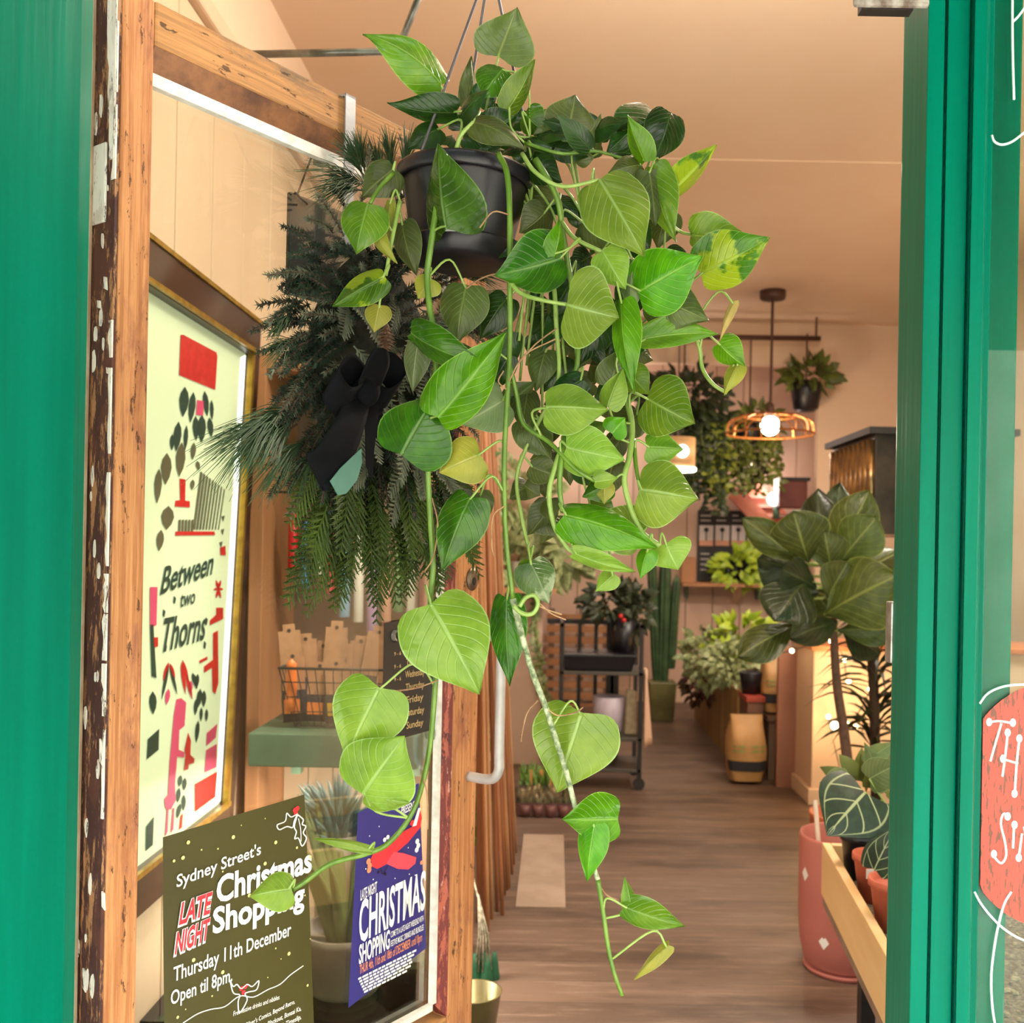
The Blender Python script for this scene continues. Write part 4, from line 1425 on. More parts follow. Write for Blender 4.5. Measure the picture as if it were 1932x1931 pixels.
ff.hexa([pTR, tlx, tlx + pn_ * .03, pTR + pn_ * .03], [pTR + iu * hw + pn_ * .0, tlx + iu * hw, tlx + iu * hw + pn_ * .05, pTR + iu * hw + pn_ * .05])
ff.hexa([pBR, blx, blx + pn_ * .03, pBR + pn_ * .03], [pBR - iu * hw, blx - iu * hw, blx - iu * hw + pn_ * .04, pBR - iu * hw + pn_ * .04])
ff.hexa([pTR + iu * hw, pBR - iu * hw, pBR - iu * hw + pn_ * .02, pTR + iu * hw + pn_ * .02], [pTR + iu * hw - eY * .05, pBR - iu * hw - eY * .05, pBR - iu * hw - eY * .05 + pn_ * .03, pTR + iu * hw - eY * .05 + pn_ * .03])
fr = ff.build('picture_frame', m_frame, t)
g = M()
g.bar(pTR + pn_ * .02, pBR + pn_ * .02, .018, .02)
g.bar(pTR + iu * .008 + pn_ * .035, tlx + iu * .008 + pn_ * .035, .012, .012)
g.bar(pTR + iu * hw + pn_ * .05, tlx + iu * hw + pn_ * .05, .01, .012)
g.bar(pBR + pn_ * .03, blx + pn_ * .03, .012, .014)
g.build('gilt_edge', m_gilt, fr)
ink_g = plain('artwork_green', '#1e3a2b', .6)
ink_o = plain('artwork_olive', '#57563a', .6)
ink_r = plain('artwork_red', '#c9261f', .5, hx2='#b51d1a', scale=40)
ink_p = plain('artwork_pink', '#cf4a72', .55)


def blob(m, pts, k=0):
    m.poly([AP(a, b, .002 + .0004 * k) for a, b in pts], pn_ * .0006)


def petal(m, a, b, w, k=0):
    """pointed leaf outline from pixel a to b"""
    a, b = V((*a, 0)), V((*b, 0))
    d = (b - a)
    n = V((-d.y, d.x, 0)).normalized() * w / 2
    pts = [a]
    for u, h in ((.2, .75), (.45, 1), (.75, .7)):
        pts.append(a + d * u + n * h)
    pts.append(b)
    for u, h in ((.75, .7), (.45, 1), (.2, .75)):
        pts.append(a + d * u - n * h)
    blob(m, [(p.x, p.y) for p in pts], k)


m = M()
blob(m, [(341, 632), (346, 632), (408, 665), (410, 672), (406, 736), (338, 708)])
blob(m, [(339, 903), (350, 905), (349, 945), (358, 946), (358, 958), (330, 956), (331, 945), (340, 944)])
blob(m, [(331, 1003), (404, 1003), (406, 1010), (331, 1011)])
blob(m, [(415, 1034), (425, 1030), (426, 1048), (416, 1048)])
for cx_, cy_ in [(412, 1112)]:
    for k in range(6):
        a = k * 1.047
        petal(m, (cx_, cy_), (cx_ + 9 * math.cos(a), cy_ + 20 * math.sin(a)), 5)
blob(m, [(408, 1147), (421, 1147), (421, 1168), (396, 1180), (396, 1171), (408, 1160)])
blob(m, [(402, 1195), (411, 1190), (412, 1290), (406, 1310), (401, 1305), (400, 1260), (385, 1270), (385, 1258), (402, 1245)])
blob(m, [(289, 1203), (298, 1203), (298, 1220), (291, 1222)])
blob(m, [(376, 1247), (391, 1239), (391, 1245), (377, 1252)])
blob(m, [(355, 1383), (360, 1398), (359, 1425), (367, 1432), (366, 1440), (356, 1443), (355, 1452), (347, 1454), (350, 1425), (348, 1415)])
for (a, b) in [((318, 1250), (308, 1285)), ((320, 1252), (330, 1280)), ((344, 1245), (356, 1290)), ((342, 1250), (350, 1310)), ((350, 1270), (363, 1320))]:
    petal(m, a, b, 7)
blob(m, [(368, 1480), (410, 1456), (406, 1504), (368, 1532)])
blob(m, [(341, 1540), (345, 1535), (343, 1562), (338, 1566)])
m.build('red_motifs', ink_r, t)
m = M()
blob(m, [(390, 1384), (410, 1366), (407, 1392), (389, 1408)])
blob(m, [(389, 1416), (409, 1404), (408, 1448), (386, 1458)])
blob(m, [(283, 1108), (297, 1108), (295, 1180), (283, 1185)])
blob(m, [(372, 755), (385, 757), (383, 785), (370, 783)])
blob(m, [(333, 1320), (342, 1318), (351, 1326), (348, 1370), (338, 1378), (337, 1415), (348, 1420), (347, 1430), (334, 1428), (330, 1480), (331, 1512), (322, 1528), (312, 1526), (310, 1508), (317, 1500), (320, 1440), (328, 1350)])
blob(m, [(315, 1525), (318, 1525), (316, 1570), (311, 1580), (312, 1570)])
blob(m, [(326, 1525), (329, 1525), (327, 1565), (322, 1572)])
petal(m, (318, 1300), (314, 1330), 9)
petal(m, (360, 1285), (358, 1310), 9)
m.build('pink_motifs', ink_p, t)
m = M()
for a, b, w_ in [((349, 730), (345, 787), 18), ((365, 740), (359, 798), 13), ((386, 738), (391, 786), 11), ((399, 755), (400, 793), 7), ((337, 796), (332, 852), 15), ((369, 785), (370, 832), 12), ((381, 783), (380, 836), 16),
                 ((395, 788), (399, 826), 11), ((325, 820), (324, 850), 8), ((352, 803), (349, 850), 8), ((363, 1270), (372, 1300), 9), ((373, 1272), (370, 1300), 8), ((378, 1300), (374, 1335), 10), ((385, 1303), (384, 1335), 9),
                 ((371, 1318), (368, 1350), 8), ((380, 1335), (379, 1362), 6), ((390, 1338), (389, 1362), 6), ((374, 1360), (370, 1402), 8), ((341, 1463), (338, 1485), 8), ((349, 1468), (347, 1492), 8), ((338, 1487), (335, 1515), 8), ((347, 1500), (346, 1530), 8),
                 ((340, 1517), (334, 1545), 8), ((288, 1305), (289, 1348), 14), ((318, 1255), (305, 1320), 6), ((320, 1255), (334, 1310), 6)]:
    petal(m, a, b, w_)
blob(m, [(283, 1180), (289, 1178), (295, 1280), (286, 1276)])
blob(m, [(279, 1395), (300, 1376), (299, 1415), (277, 1433)])
blob(m, [(276, 1560), (290, 1542), (288, 1595), (275, 1606)])
m.build('green_motifs', ink_g, t)
m = M()
for a, b, w_ in [((315, 855), (312, 915), 20), ((343, 835), (338, 900), 18), ((366, 835), (363, 868), 10), ((372, 870), (375, 888), 8), ((300, 885), (296, 950), 14), ((318, 955), (314, 1000), 24), ((304, 1000), (300, 1040), 14), ((364, 905), (362, 925), 8)]:
    petal(m, a, b, w_)
for i in range(9):
    x = 372 + i * 5.6
    blob(m, [(x + 6, 890 + i * 4), (x + 10 - i * .3, 892 + i * 4), (x - 4, 1000), (x - 8 + i * .3, 1000)])
for i in range(5):
    x = 337 + i * 6
    blob(m, [(x, 982), (x + 4, 980), (x + 3, 1003), (x - 1, 1003)])
for px, py in [(418, 975), (417, 1000), (414, 1024)]:
    blob(m, [(px, py), (px + 6, py - 2), (px + 3, py + 10)])
m.build('olive_motifs', ink_o, t)
m = M()


def atext(body, pa, pb, hpx, bold, shear):
    a, b, c = AP(pa[0], pa[1], .003), AP(pb[0], pb[1], .003), AP(pa[0], pa[1] - hpx, .003)
    up = (c - a)
    ax = (b - a)
    put_text(m, body, a, ax.normalized(), iu, ax.length, up.dot(iu), bold, shear)


atext('Between', (302, 1122), (402, 1082), 50, .02, .3)
atext('two', (340, 1146), (368, 1138), 24, .015, .1)
atext('Thorns', (306, 1230), (388, 1205), 62, .02, .3)
for px, py in [(308, 1150), (311, 1215), (388, 1165), (385, 1210), (328, 1125)]:
    blob(m, [(px, py), (px + 4, py + 4), (px + 2, py + 15), (px - 1, py + 12)])
m.build('artwork_lettering', ink_g, t)

# ================================================================== BEHIND THE DOOR GLASS: display unit
m_cab = wood('pine_display', '#c08a5e', '#a87650', 'z', 10, .55, .1)
m_cabd = wood('brown_panel', '#8a705d', '#735a48', 'z', 8, .6, .1)
m_sage = plain('sage_paint', '#5f7a62', .5, hx2='#536d57', scale=14, bump=.08)
ux0, ux1, uy0, uy1 = P(470, 1034, 3.32).x, P(845, 1034, 3.32).x, 3.32, 3.75
uzt = P(490, 665, 3.32).z
t = thing('display_unit', 'tall pine display unit with open front standing behind the open door', 'display unit', ((ux0 + ux1) / 2, uy0, 0))
M().box(ux0, uy0, 0, ux0 + .045, uy1, uzt).box(ux1 - .075, uy0, 0, ux1, uy1, uzt).build('side_post', m_cab, t, bevel=.003)
M().box(ux0 + .045, uy0, uzt - .06, ux1 - .075, uy1, uzt).build('head_rail', m_cab, t, bevel=.003)
M().box(ux0 + .045, uy1 - .02, .87, ux1 - .075, uy1, uzt - .06).build('back_panel', m_cabd, t)
m = M()
for k in range(6):
    wk = (ux1 - .075 - ux0 - .045) / 6
    m.box(ux0 + .045 + k * wk + .002, uy1 - .12, 0, ux0 + .045 + (k + 1) * wk - .002, uy1 - .1, .86)
m.build('lower_boards', m_board, t)
shz = P(640, 1165, 3.4).z
# tall packs, crackers and ornaments hanging inside the unit from a wire rail
raily = 3.42
rz = P(600, 930, raily).z
t = thing('hanging_rail', 'thin dark rail for decorations across the open display unit', 'rail', (ux0, raily, rz))
M().tube([(ux0 + .045, raily, rz), (ux1 - .075, raily, rz)], .004, 8).build('rail', plain('black_wire', '#1d1a18', .5), t)
rg = random.Random(4)
deco = [(552, 970, 1030, 18, '#c51f26', 'red glass bauble tube'), (575, 985, 1065, 16, '#3d7fb5', 'blue paper cracker'), (600, 975, 1040, 16, '#d8d4cf', 'white paper cracker with red ends'), (623, 1000, 1075, 16, '#c23a48', 'crimson paper cracker'),
        (650, 985, 1120, 20, '#7fb3d8', 'pale blue gift tube'), (676, 1010, 1130, 18, '#e8e4d8', 'cream gift tube'), (702, 1040, 1150, 20, '#b08cc0', 'lilac gift tube'), (728, 1060, 1160, 18, '#c98f74', 'terracotta gift tube'),
        (752, 1000, 1110, 18, '#2f8a55', 'green gift tube'), (776, 1060, 1165, 20, '#d9e2d6', 'white gift tube with green dots'), (800, 1030, 1150, 18, '#ad3f52', 'raspberry gift tube')]
for i, (px, y0, y1, wp, cx_, lb) in enumerate(deco):
    y1 += 45
    a, b = P(px, y0, raily), P(px, y1, raily)
    r_ = wp / 2 / FPX * raily
    tt = thing('gift_tube', lb + ' hung on the rail of the display unit', 'gift tube', a, 'tubes and crackers on the display rail')
    mt = plain('paper_%d' % i, '#' + cx_.strip('#'), .4, hx2='#e8ddd0' if i in (2, 9) else None, scale=60)
    M().lathe([(r_ * .9, 0), (r_, .004), (r_, (a.z - b.z) * .8), (r_ * .35, (a.z - b.z) * .86), (r_ * .8, a.z - b.z), (0, a.z - b.z)], b, 14).build('tube', mt, tt, True)
    M().tube([(a.x, raily, a.z - .005), (a.x, raily, rz)], .0012, 5).build('loop', bpy.data.materials['black_wire'], tt)
# sage green box shelf in front of the unit
sx0 = P(468, 1384, 2.9).x
sz = P(468, 1384, 2.9).z
t = thing('box_shelf', 'thick sage green painted shelf at the front of the display unit', 'shelf', (-.6, 2.9, sz))
M().box(sx0, 2.9, sz - .096, ux1 - .03, 3.315, sz).build('shelf_board', m_sage, t, bevel=.004)
m = M()
m.box(sx0 + .03, 3.27, sz - .2, sx0 + .06, 3.315, sz - .096)
m.box(ux1 - .1, 3.27, sz - .2, ux1 - .07, 3.315, sz - .096)
m.build('bracket', m_sage, t)
# wire basket with packs of gloves
bx0, bx1 = P(534, 1300, 3.0).x, P(735, 1300, 3.0).x
bcx, by0, by1 = (bx0 + bx1) / 2, 2.95, 3.2
bz0, bz1 = sz + .004, P(560, 1262, 2.95).z
t = thing('wire_basket', 'black wire basket full of carded garden gloves on the sage green shelf', 'basket', (bcx, 3.07, sz))
m_bw = bpy.data.materials['black_wire']
rim, wires = M(), M()


def rect(z, k):
    return [V((bx0 + k, by0 + k, z)), V((bx1 - k, by0 + k, z)), V((bx1 - k, by1 - k, z)), V((bx0 + k, by1 - k, z))]


q = rect(bz1, 0)
rim.tube(q + [q[0]], .0042, 8)
for j in range(4):
    u = j / 4
    q = rect(bz0 + .003 + (bz1 - bz0) * u, .04 * (1 - u))
    wires.tube(q + [q[0]], .0018, 6)
for i in range(13):
    u = i / 12
    for yy, s_ in ((by0, 1), (by1, -1)):
        x = bx0 + (bx1 - bx0) * u
        xb = bx0 + .04 + (bx1 - bx0 - .08) * u
        wires.tube([(x, yy, bz1), (xb, yy + .04 * s_, bz0 + .003)], .0016, 5)
for i in range(9):
    u = i / 8
    for xx, s_ in ((bx0, 1), (bx1, -1)):
        wires.tube([(xx, by0 + (by1 - by0) * u, bz1), (xx + .04 * s_, by0 + .04 + (by1 - by0 - .08) * u, bz0 + .003)], .0016, 5)
rim.build('basket_rim', m_bw, t, True)
wires.build('wire_mesh', m_bw, t)
m_card = plain('kraft_card', '#b48563', .7, hx2='#a57856', scale=30)
m_glove = plain('glove_black', '#1f2028', .8, hx2='#2a2c36', scale=50, bump=.2)
m_gy = plain('glove_yellow', '#d9a528', .7)
m_go = plain('glove_orange', '#d9782c', .7)
rg = random.Random(9)
spots = [(562, 1178, -12), (583, 1196, -6), (604, 1210, 3), (626, 1172, 4), (648, 1205, -4), (668, 1200, 8), (690, 1180, 14), (708, 1195, 10), (600, 1250, 2), (640, 1245, -6), (560, 1230, -8), (720, 1215, 16)]
whr = ['first', 'second', 'third', 'fourth', 'fifth', 'sixth', 'seventh', 'eighth', 'ninth', 'tenth', 'eleventh', 'twelfth']
for i, (px, py, ti) in enumerate(spots):
    d = 3.0 + (.12 if i < 8 else .0) + .01 * (i % 3)
    a = P(px, py, d)
    hgt = a.z - bz0 - .012
    kk = R(ti)
    T = Matrix.Translation((a.x, d, bz0 + .012)) @ Matrix.Rotation(kk * .6, 4, 'Y') @ Matrix.Rotation(R(-6), 4, 'X')
    tt = thing('glove_pack', 'garden gloves with brown hanging card in the wire basket, %s from the shelf end' % whr[i], 'gloves', (a.x, d, bz0), 'glove packs in the wire basket')
    wd = .034
    m = M(T)
    m.box(-wd, -.006, hgt * .45, wd, -.003, hgt * .93)
    m.box(-wd * .55, -.006, hgt * .93, wd * .55, -.003, hgt)
    cd_ = m.build('card', m_card, tt)
    M(T).lathe([(.006, 0), (.006, .001), (0, .001)], (0, -.006, hgt * .93), 10, (V((1, 0, 0)), V((0, 0, 1)), V((0, -1, 0)))).build('hang_hole', m_dark, cd_)
    m = M(T)
    for k in range(4):
        x = -wd * .8 + k * wd * .5
        m.tube([(x, .006, .0), (x * 1.05, .006, hgt * .3), (x * .9, .006, hgt * .55)], [.011, .013, .012], 8)
    m.box(-wd * 1.05, -.0025, hgt * .2, wd * 1.05, .020, hgt * .62)
    gl_ = m.build('glove', m_glove, tt, True)
    M(T).box(-wd * .9, -.0075, hgt * .12, wd * .5, -.006, hgt * .32).build('grip_patch', m_gy if i % 2 else m_go, gl_)
t = thing('hand_tool', 'orange handled garden tool at the corner of the wire basket', 'tool', P(543, 1240, 2.97))
a = P(541, 1247, 2.975)
M().lathe([(.012, 0), (.016, .03), (.017, .09), (.014, .13), (.016, .14), (.0, .155)], V((a.x + .012, 2.985, a.z - .15)), 14).build('handle', plain('orange_plastic', '#e2752c', .4), t, True)

# plants low behind the glass: blue finger succulent and an aloe in pots on a low glass plinth
m_plinth = glassmat('green_glass', '#bcd6c4', .02, 1.0)
pz = P(690, 1925, 2.45).z
t = thing('glass_plinth', 'low green tinted glass plinth on the floor behind the door', 'plinth', (-.53, 2.65, 0))
M().box(-.98, 2.42, pz - .012, -.30, 2.86, pz).build('glass_top', m_plinth, t)
m = M()
for xx in (-.94, -.34):
    for yy in (2.46, 2.82):
        m.box(xx - .015, yy - .015, 0, xx + .015, yy + .015, pz - .012)
m.build('leg', m_sage, t)
m_blue = plain('blue_succulent', '#7d9c99', .5, hx2='#698b8c', scale=14)
m_aloe = plain('aloe_green', '#7d8a52', .5, hx2='#8d9662', scale=9)
m_tub = plain('clouded_tub', '#a79a86', .4, hx2='#97896f', scale=8)
ca = P(650, 1850, 2.62)
t = thing('potted_aloe', 'tall pale aloe in a clay coloured tub behind the purple poster', 'plant', (ca.x, 2.62, pz))
M().lathe([(.085, 0), (.10, .02), (.115, .14), (.118, .16), (.108, .16), (.10, .13), (0, .13)], V((ca.x, 2.62, pz)), 28).build('tub', m_tub, t, True)
rg = random.Random(31)
m = M()
for i in range(30):
    a = rg.uniform(0, 6.283)
    b = V((ca.x + .03 * math.cos(a), 2.62 + .03 * math.sin(a), pz + .12))
    L = rg.uniform(.22, .36)
    e = b + V((math.cos(a) * L * .42, math.sin(a) * L * .42, L))
    m.tube(smoothpath([b, b.lerp(e, .5) + V((0, 0, .03)), e], 3), [.014, .0145, .0135, .012, .010, .006, .001], 6)
m.build('leaves', m_aloe, t, True)
cb = P(630, 1590, 2.72)
t = thing('finger_succulent', 'blue grey finger leaved succulent in a tall pot behind the door glass', 'plant', (cb.x, 2.78, pz))
M().lathe([(.05, 0), (.06, .02), (.066, .36), (.06, .36), (.055, .34), (0, .34)], V((cb.x, 2.78, pz)), 24).build('pot', m_tub, t, True)
m = M()
for i in range(95):
    a = rg.uniform(0, 6.283)
    k = rg.uniform(0, 1)
    b = V((cb.x + .06 * k * math.cos(a), 2.78 + .06 * k * math.sin(a), pz + .33 + rg.uniform(0, .1)))
    L = rg.uniform(.07, .12)
    e = b + V((math.cos(a) * k, math.sin(a) * k, rg.uniform(.5, 1.2))).normalized() * L
    m.tube([b, b.lerp(e, .6), e], [.006, .0062, .0008], 6)
m.build('leaves', m_blue, t, True)

# ================================================================== CANES against the wall side
m_cane = plain('bamboo_cane', '#ab7048', .4, hx2='#8f5a3a', scale=9, stretch=(1, 1, .3))
m_cane2 = plain('pale_cane', '#bd8a5e', .45, hx2='#a4744c', scale=9, stretch=(1, 1, .3))
canes = [(916, 1747, .013), (928, 1735, .009), (921, 1760, .008), (938, 1720, .010), (948, 1727, .010), (945, 1700, .008), (957, 1680, .007), (961, 1676, .007), (966, 1650, .008), (970, 1632, .006), (905, 1740, .016), (974, 1610, .006), (953, 1690, .006)]
t = thing('cane_rack', 'slim wooden rail holding the garden canes upright beside the display unit', 'rack', (-.28, 3.9, 0))
g = M()
g.box(-.36, 3.62, 0, -.33, 3.66, 2.35)
g.box(-.36, 5.2, 0, -.33, 5.24, 2.35)
g.build('upright', m_cabd, t)
M().box(-.36, 3.62, 2.30, -.33, 5.24, 2.35).build('rail', m_cabd, t)
pos = ['nearest the door', 'second from the door', 'third from the door', 'fourth from the door', 'fifth from the door', 'sixth from the door', 'seventh from the door', 'eighth from the door', 'ninth from the door', 'tenth from the door', 'eleventh from the door', 'twelfth from the door', 'last of the row']
canes.sort(key=lambda c: -c[1])
for i, (px, py, r_) in enumerate(canes):
    rr = ray(px, py)
    k = -CH / rr.z
    b = CAM + rr * k
    e = V((-.325 + r_, b.y + .03, 2.33))
    pts = [b.lerp(e, j / 10) for j in range(11)]
    m = M().tube(pts, r_ * .78, 10)
    tag(m.build('garden_cane', m_cane if i % 3 else m_cane2, None, True), 'brown garden cane leaning in the row beside the door, ' + pos[i], 'cane', 'garden canes in a row')
t = thing('climbing_plant', 'leafy green climber growing up behind the garden canes', 'plant', (-.42, 4.3, 0))
m, s_ = M(), M()
rg = random.Random(88)
stp = []
for k in range(7):
    y = 4.0 + .18 * k
    pts = [V((-.36 + rg.uniform(-.02, .02), y + rg.uniform(-.05, .05), .2 + .2 * j)) for j in range(9)]
    s_.tube(pts, .004, 5)
    for q in pts:
        for i in range(4):
            e = q + V((rg.uniform(-.02, .09), rg.uniform(-.06, .06), rg.uniform(-.06, .05)))
            m.leaf(q, e, V((rg.uniform(.2, 1), -1, .4)), .05, 10, .1, .1, 5, 2)
m.build('foliage', plain('climber_green', '#3f6a35', .45, hx2='#5d8038', scale=14), t, True)
s_.build('stem', plain('climber_stem', '#6c7a40', .6), t, True)
M().lathe([(.09, 0), (.11, .2), (.10, .2), (.09, .17), (0, .17)], (-.50, 4.3, 0), 20).build('pot', m_pot, t, True)
# netted onion bag and bucket beside the canes
c = P(912, 1800, 3.25)
t = thing('string_bag', 'green bag gathered in pale netting hanging beside the door edge', 'bag', c)
m_gb = plain('green_cloth', '#1f5a3a', .7, hx2='#174a30', scale=15, bump=.2)
m_net = plain('pale_net', '#b9b09a', .8, hx2='#6d6652', scale=70)
m = M()
for i, (dx, dy, rr_, hh) in enumerate([(-.025, 0, .024, .14), (.012, -.01, .024, .16), (.035, .015, .02, .15), (0, .02, .022, .17)]):
    m.lathe([(0, -hh), (rr_ * .8, -hh + .01), (rr_, -hh * .6), (rr_ * .6, -hh * .2), (rr_ * .3, 0), (0, .0)], c + V((dx, dy, 0)), 12)
m.build('cloth', m_gb, t, True)
m = M()
for i in range(12):
    a = i * .524
    m.tube([c + V((.028 * math.cos(a), .025 * math.sin(a), -.05)), c + V((.016 * math.cos(a), .016 * math.sin(a), .06)), c + V((-.02, 0, .19))], .0024, 5)
m.build('netting', m_net, t, True)
rr = ray(906, 1975)
bb = CAM + rr * (-CH / rr.z)
t = thing('metal_bucket', 'olive metal bucket on the floor at the door edge', 'bucket', (bb.x - .02, bb.y, 0))
M().lathe([(.055, 0), (.075, .15), (.079, .155), (.074, .155), (.054, .01), (0, .01)], V((bb.x - .02, bb.y, 0)), 28).build('bucket_body', plain('olive_metal', '#7d7348', .35, .5, '#6b6340', 12), t, True)
M().tube([(c.x - .02, c.y, c.z + .18), (-.33, 3.6, c.z + .32)], .003, 6).build('hook_cord', m_net, bpy.data.objects['string_bag'])
# pale worn square in the floor
q = [(992, 1576), (1064, 1573), (1066, 1712), (952, 1712)]
qq = []
for a, b in q:
    rr = ray(a, b)
    qq.append(CAM + rr * (-CH / rr.z))
x0, x1 = qq[0].x, (qq[1].x + qq[2].x) / 2
tag(M().box(x0 - .01, qq[3].y, 0, x1, qq[0].y, .004).build('floor_mat', plain('pale_mat', '#988473', .7, hx2='#a89483', scale=6)), 'pale worn rectangular mat on the plank floor beside the canes', 'mat')
# seedling trays
m_pl = plain('maroon_plastic', '#6d4440', .5)
m_clear = glassmat('tray_lid', '#dfe3e0', .15, 1.0)
rr = ray(1030, 1542)
tb = CAM + rr * (-CH / rr.z)
for k, (yo, zo, lb) in enumerate([(0, 0, 'maroon seedling tray with clear rim on the floor near the canes'), (.33, 0, 'black seedling tray with orange labels behind the maroon tray')]):
    y = tb.y + yo
    x0, x1 = P(976, 1500, tb.y).x, P(1078, 1500, tb.y).x
    t = thing('seedling_tray', lb, 'seed tray', ((x0 + x1) / 2, y, 0))
    m = M()
    x1 -= .11 * k
    m.box(x0, y, 0, x1, y + .28, .07)
    tr = m.build('tray', m_pl if k == 0 else m_pot, t, bevel=.006)
    m = M()
    for i in range(4):
        m.lathe([(.022, 0), (.027, .055), (.02, .055)], V((x0 + .04 + i * (x1 - x0 - .08) / 3, y - .006, .005)), 14)
    m.build('cell', m_pl, tr, True)
    m = M()
    rg = random.Random(50 + k)
    for i in range(90):
        b = V((rg.uniform(x0 + .01, x1 - .01), y + rg.uniform(.01, .27), .07))
        e = b + V((rg.uniform(-.03, .03), rg.uniform(-.03, .03), rg.uniform(.02, .05 + .05 * k)))
        m.leaf(b, e, V((rg.uniform(-1, 1), -1, .6)), .018, 10, .1, .0, 4, 1)
    m.build('seedling_foliage', plain('seedling_green_%d' % k, '#6f8a3a' if k else '#8a8f5a', .5, hx2='#a4785c' if k == 0 else '#4f7a2c', scale=50), t, True)
    if k == 0:
        M().box(x0 - .005, y - .004, .072, x1 + .005, y + .284, .10).build('clear_rim', m_clear, t)
    else:
        m = M()
        for px_ in (.05, .11, .16):
            m.box(x0 + px_, y + .05, .07, x0 + px_ + .018, y + .053, .16)
        m.build('plant_label', plain('orange_label', '#d98f4c', .6), t)
# ================================================================== FAR END
def cluster(m, c, rad, n, size, seed, down=.3, shape=(1, 1, 1), wide=.55):
    g = random.Random(seed)
    c = V(c)
    for i in range(n):
        a, h = g.uniform(0, 6.283), g.uniform(-1, 1)
        k = g.uniform(.25, 1) ** .5
        q = math.sqrt(max(0, 1 - h * h))
        o = V((q * math.cos(a) * shape[0], q * math.sin(a) * shape[1], h * shape[2]))
        b = c + o * rad * k
        e = b + (o.normalized() + V((g.uniform(-.6, .6), g.uniform(-.6, .6), g.uniform(-.6, .4) - down))).normalized() * size * g.uniform(.7, 1.2)
        m.leaf(b, e, V((g.uniform(-1, 1), -1, g.uniform(-.2, 1))), size * wide, 12, .1, .0, 4, 1)


def trails(m, st, c, n, length, seed, spread=.1, leafs=.05, step=.05):
    g = random.Random(seed)
    for i in range(n):
        a = g.uniform(0, 6.283)
        p = V(c) + V((math.cos(a) * spread, math.sin(a) * spread * .7, 0))
        L = length * g.uniform(.45, 1)
        pts = [p]
        for k in range(int(L / step)):
            pts.append(pts[-1] + V((g.uniform(-.02, .02), g.uniform(-.015, .015), -step)))
        if len(pts) > 1:
            st.tube(pts, .003, 5)
        for q in pts:
            for s_ in (0, 1):
                e = q + V((g.uniform(-1, 1), g.uniform(-1, .4), g.uniform(-.9, .1))).normalized() * leafs * g.uniform(.7, 1.2)
                m.leaf(q, e, V((g.uniform(-1, 1), -1, .3)), leafs * .6, 10, .1, 0, 4, 1)


m_f1 = plain('foliage_dark', '#2e3d1e', .5, hx2='#1d2816', scale=9)
m_f2 = plain('foliage_olive', '#5f6a28', .5, hx2='#434d20', scale=9)
m_f3 = plain('foliage_light', '#8ca233', .45, hx2='#627f2a', scale=12)
m_f4 = plain('foliage_lime', '#b5c934', .45, hx2='#87ab2f', scale=12)
m_f5 = plain('foliage_speckled', '#6f7d45', .5, hx2='#a9b283', scale=40)
m_pale = plain('pale_stem', '#7e8a45', .6)
m_iron = plain('black_iron', '#201a1a', .5)
m_brown = plain('brown_iron', '#4a2f26', .6)
# hanging rail with plants
rl, rr_ = P(1172, 634, 8.25), P(1548, 639, 8.25)
t = thing('hanging_pole', 'dark brown pole hung below the ceiling at the far end with plants on it', 'pole', rl)
M().tube([rl, rr_], .022, 10).build('pole', m_brown, t, True)
m = M()
for px in (1180, 1523, 1540):
    a = P(px, 637, 8.25)
    m.tube([a, (a.x, a.y, CEIL if px != 1523 else a.z + .03)], .008, 6)
m.build('hanger', m_brown, t)


def hung(name, label, px, py, d, r_, h_, mat, group=None):
    a = P(px, py, d)
    t = thing(name, label, 'plant', a, group)
    M().lathe([(r_ * .55, -h_), (r_ * .8, -h_ * .9), (r_, -h_ * .3), (r_ * .95, 0), (r_ * .85, 0), (r_ * .8, -.03), (0, -.03)], a, 20).build('pot', mat, t, True)
    M().tube([a, (a.x, d, P(px, 637, d).z)], .007, 5).build('cord', m_brown, t)
    return t, a


t, a = hung('hanging_plant', 'small bushy plant in a round black pot at the bare end of the hanging pole', 1521, 722, 8.25, .125, .24, m_pot, 'plants on the hanging pole')
m = M()
cluster(m, a + V((.03, 0, .06)), .17, 110, .12, 1, .1, (1.25, 1, .6))
m.build('foliage', m_f2, t, True)
t, a = hung('hanging_plant', 'huge dark trailing plant hanging beside the wire lamp', 1290, 760, 8.25, .16, .2, m_pot, 'plants on the hanging pole')
m, s_ = M(), M()
cluster(m, a + V((0, 0, .02)), .36, 300, .12, 2, .4, (1, .8, .75))
trails(m, s_, a + V((.17, 0, -.1)), 30, .85, 3, .18, .085, .05)
m.build('foliage', m_f1, t, True)
m = M()
trails(m, s_, P(1345, 800, 8.2), 12, .62, 12, .11, .075, .05)
m.build('young_strands', plain('strand_green', '#7f8a2c', .5, hx2='#5a6624', scale=10), t, True)
s_.build('stems', m_pale, t, True)
t, a = hung('hanging_plant', 'olive plant with hanging strands behind the lit wire lamp', 1414, 800, 8.3, .13, .18, m_pot, 'plants on the hanging pole')
m, s_ = M(), M()
cluster(m, a + V((.05, 0, .0)), .2, 110, .1, 5, .2, (1.0, .8, .8))
trails(m, s_, a + V((.06, 0, -.12)), 24, .5, 6, .18, .07, .05)
m.build('foliage', m_f2, t, True)
s_.build('stems', m_pale, t, True)
t = thing('glass_terrarium', 'clear hanging glass globe under the wire lamp', 'terrarium', P(1415, 880, 8.3))
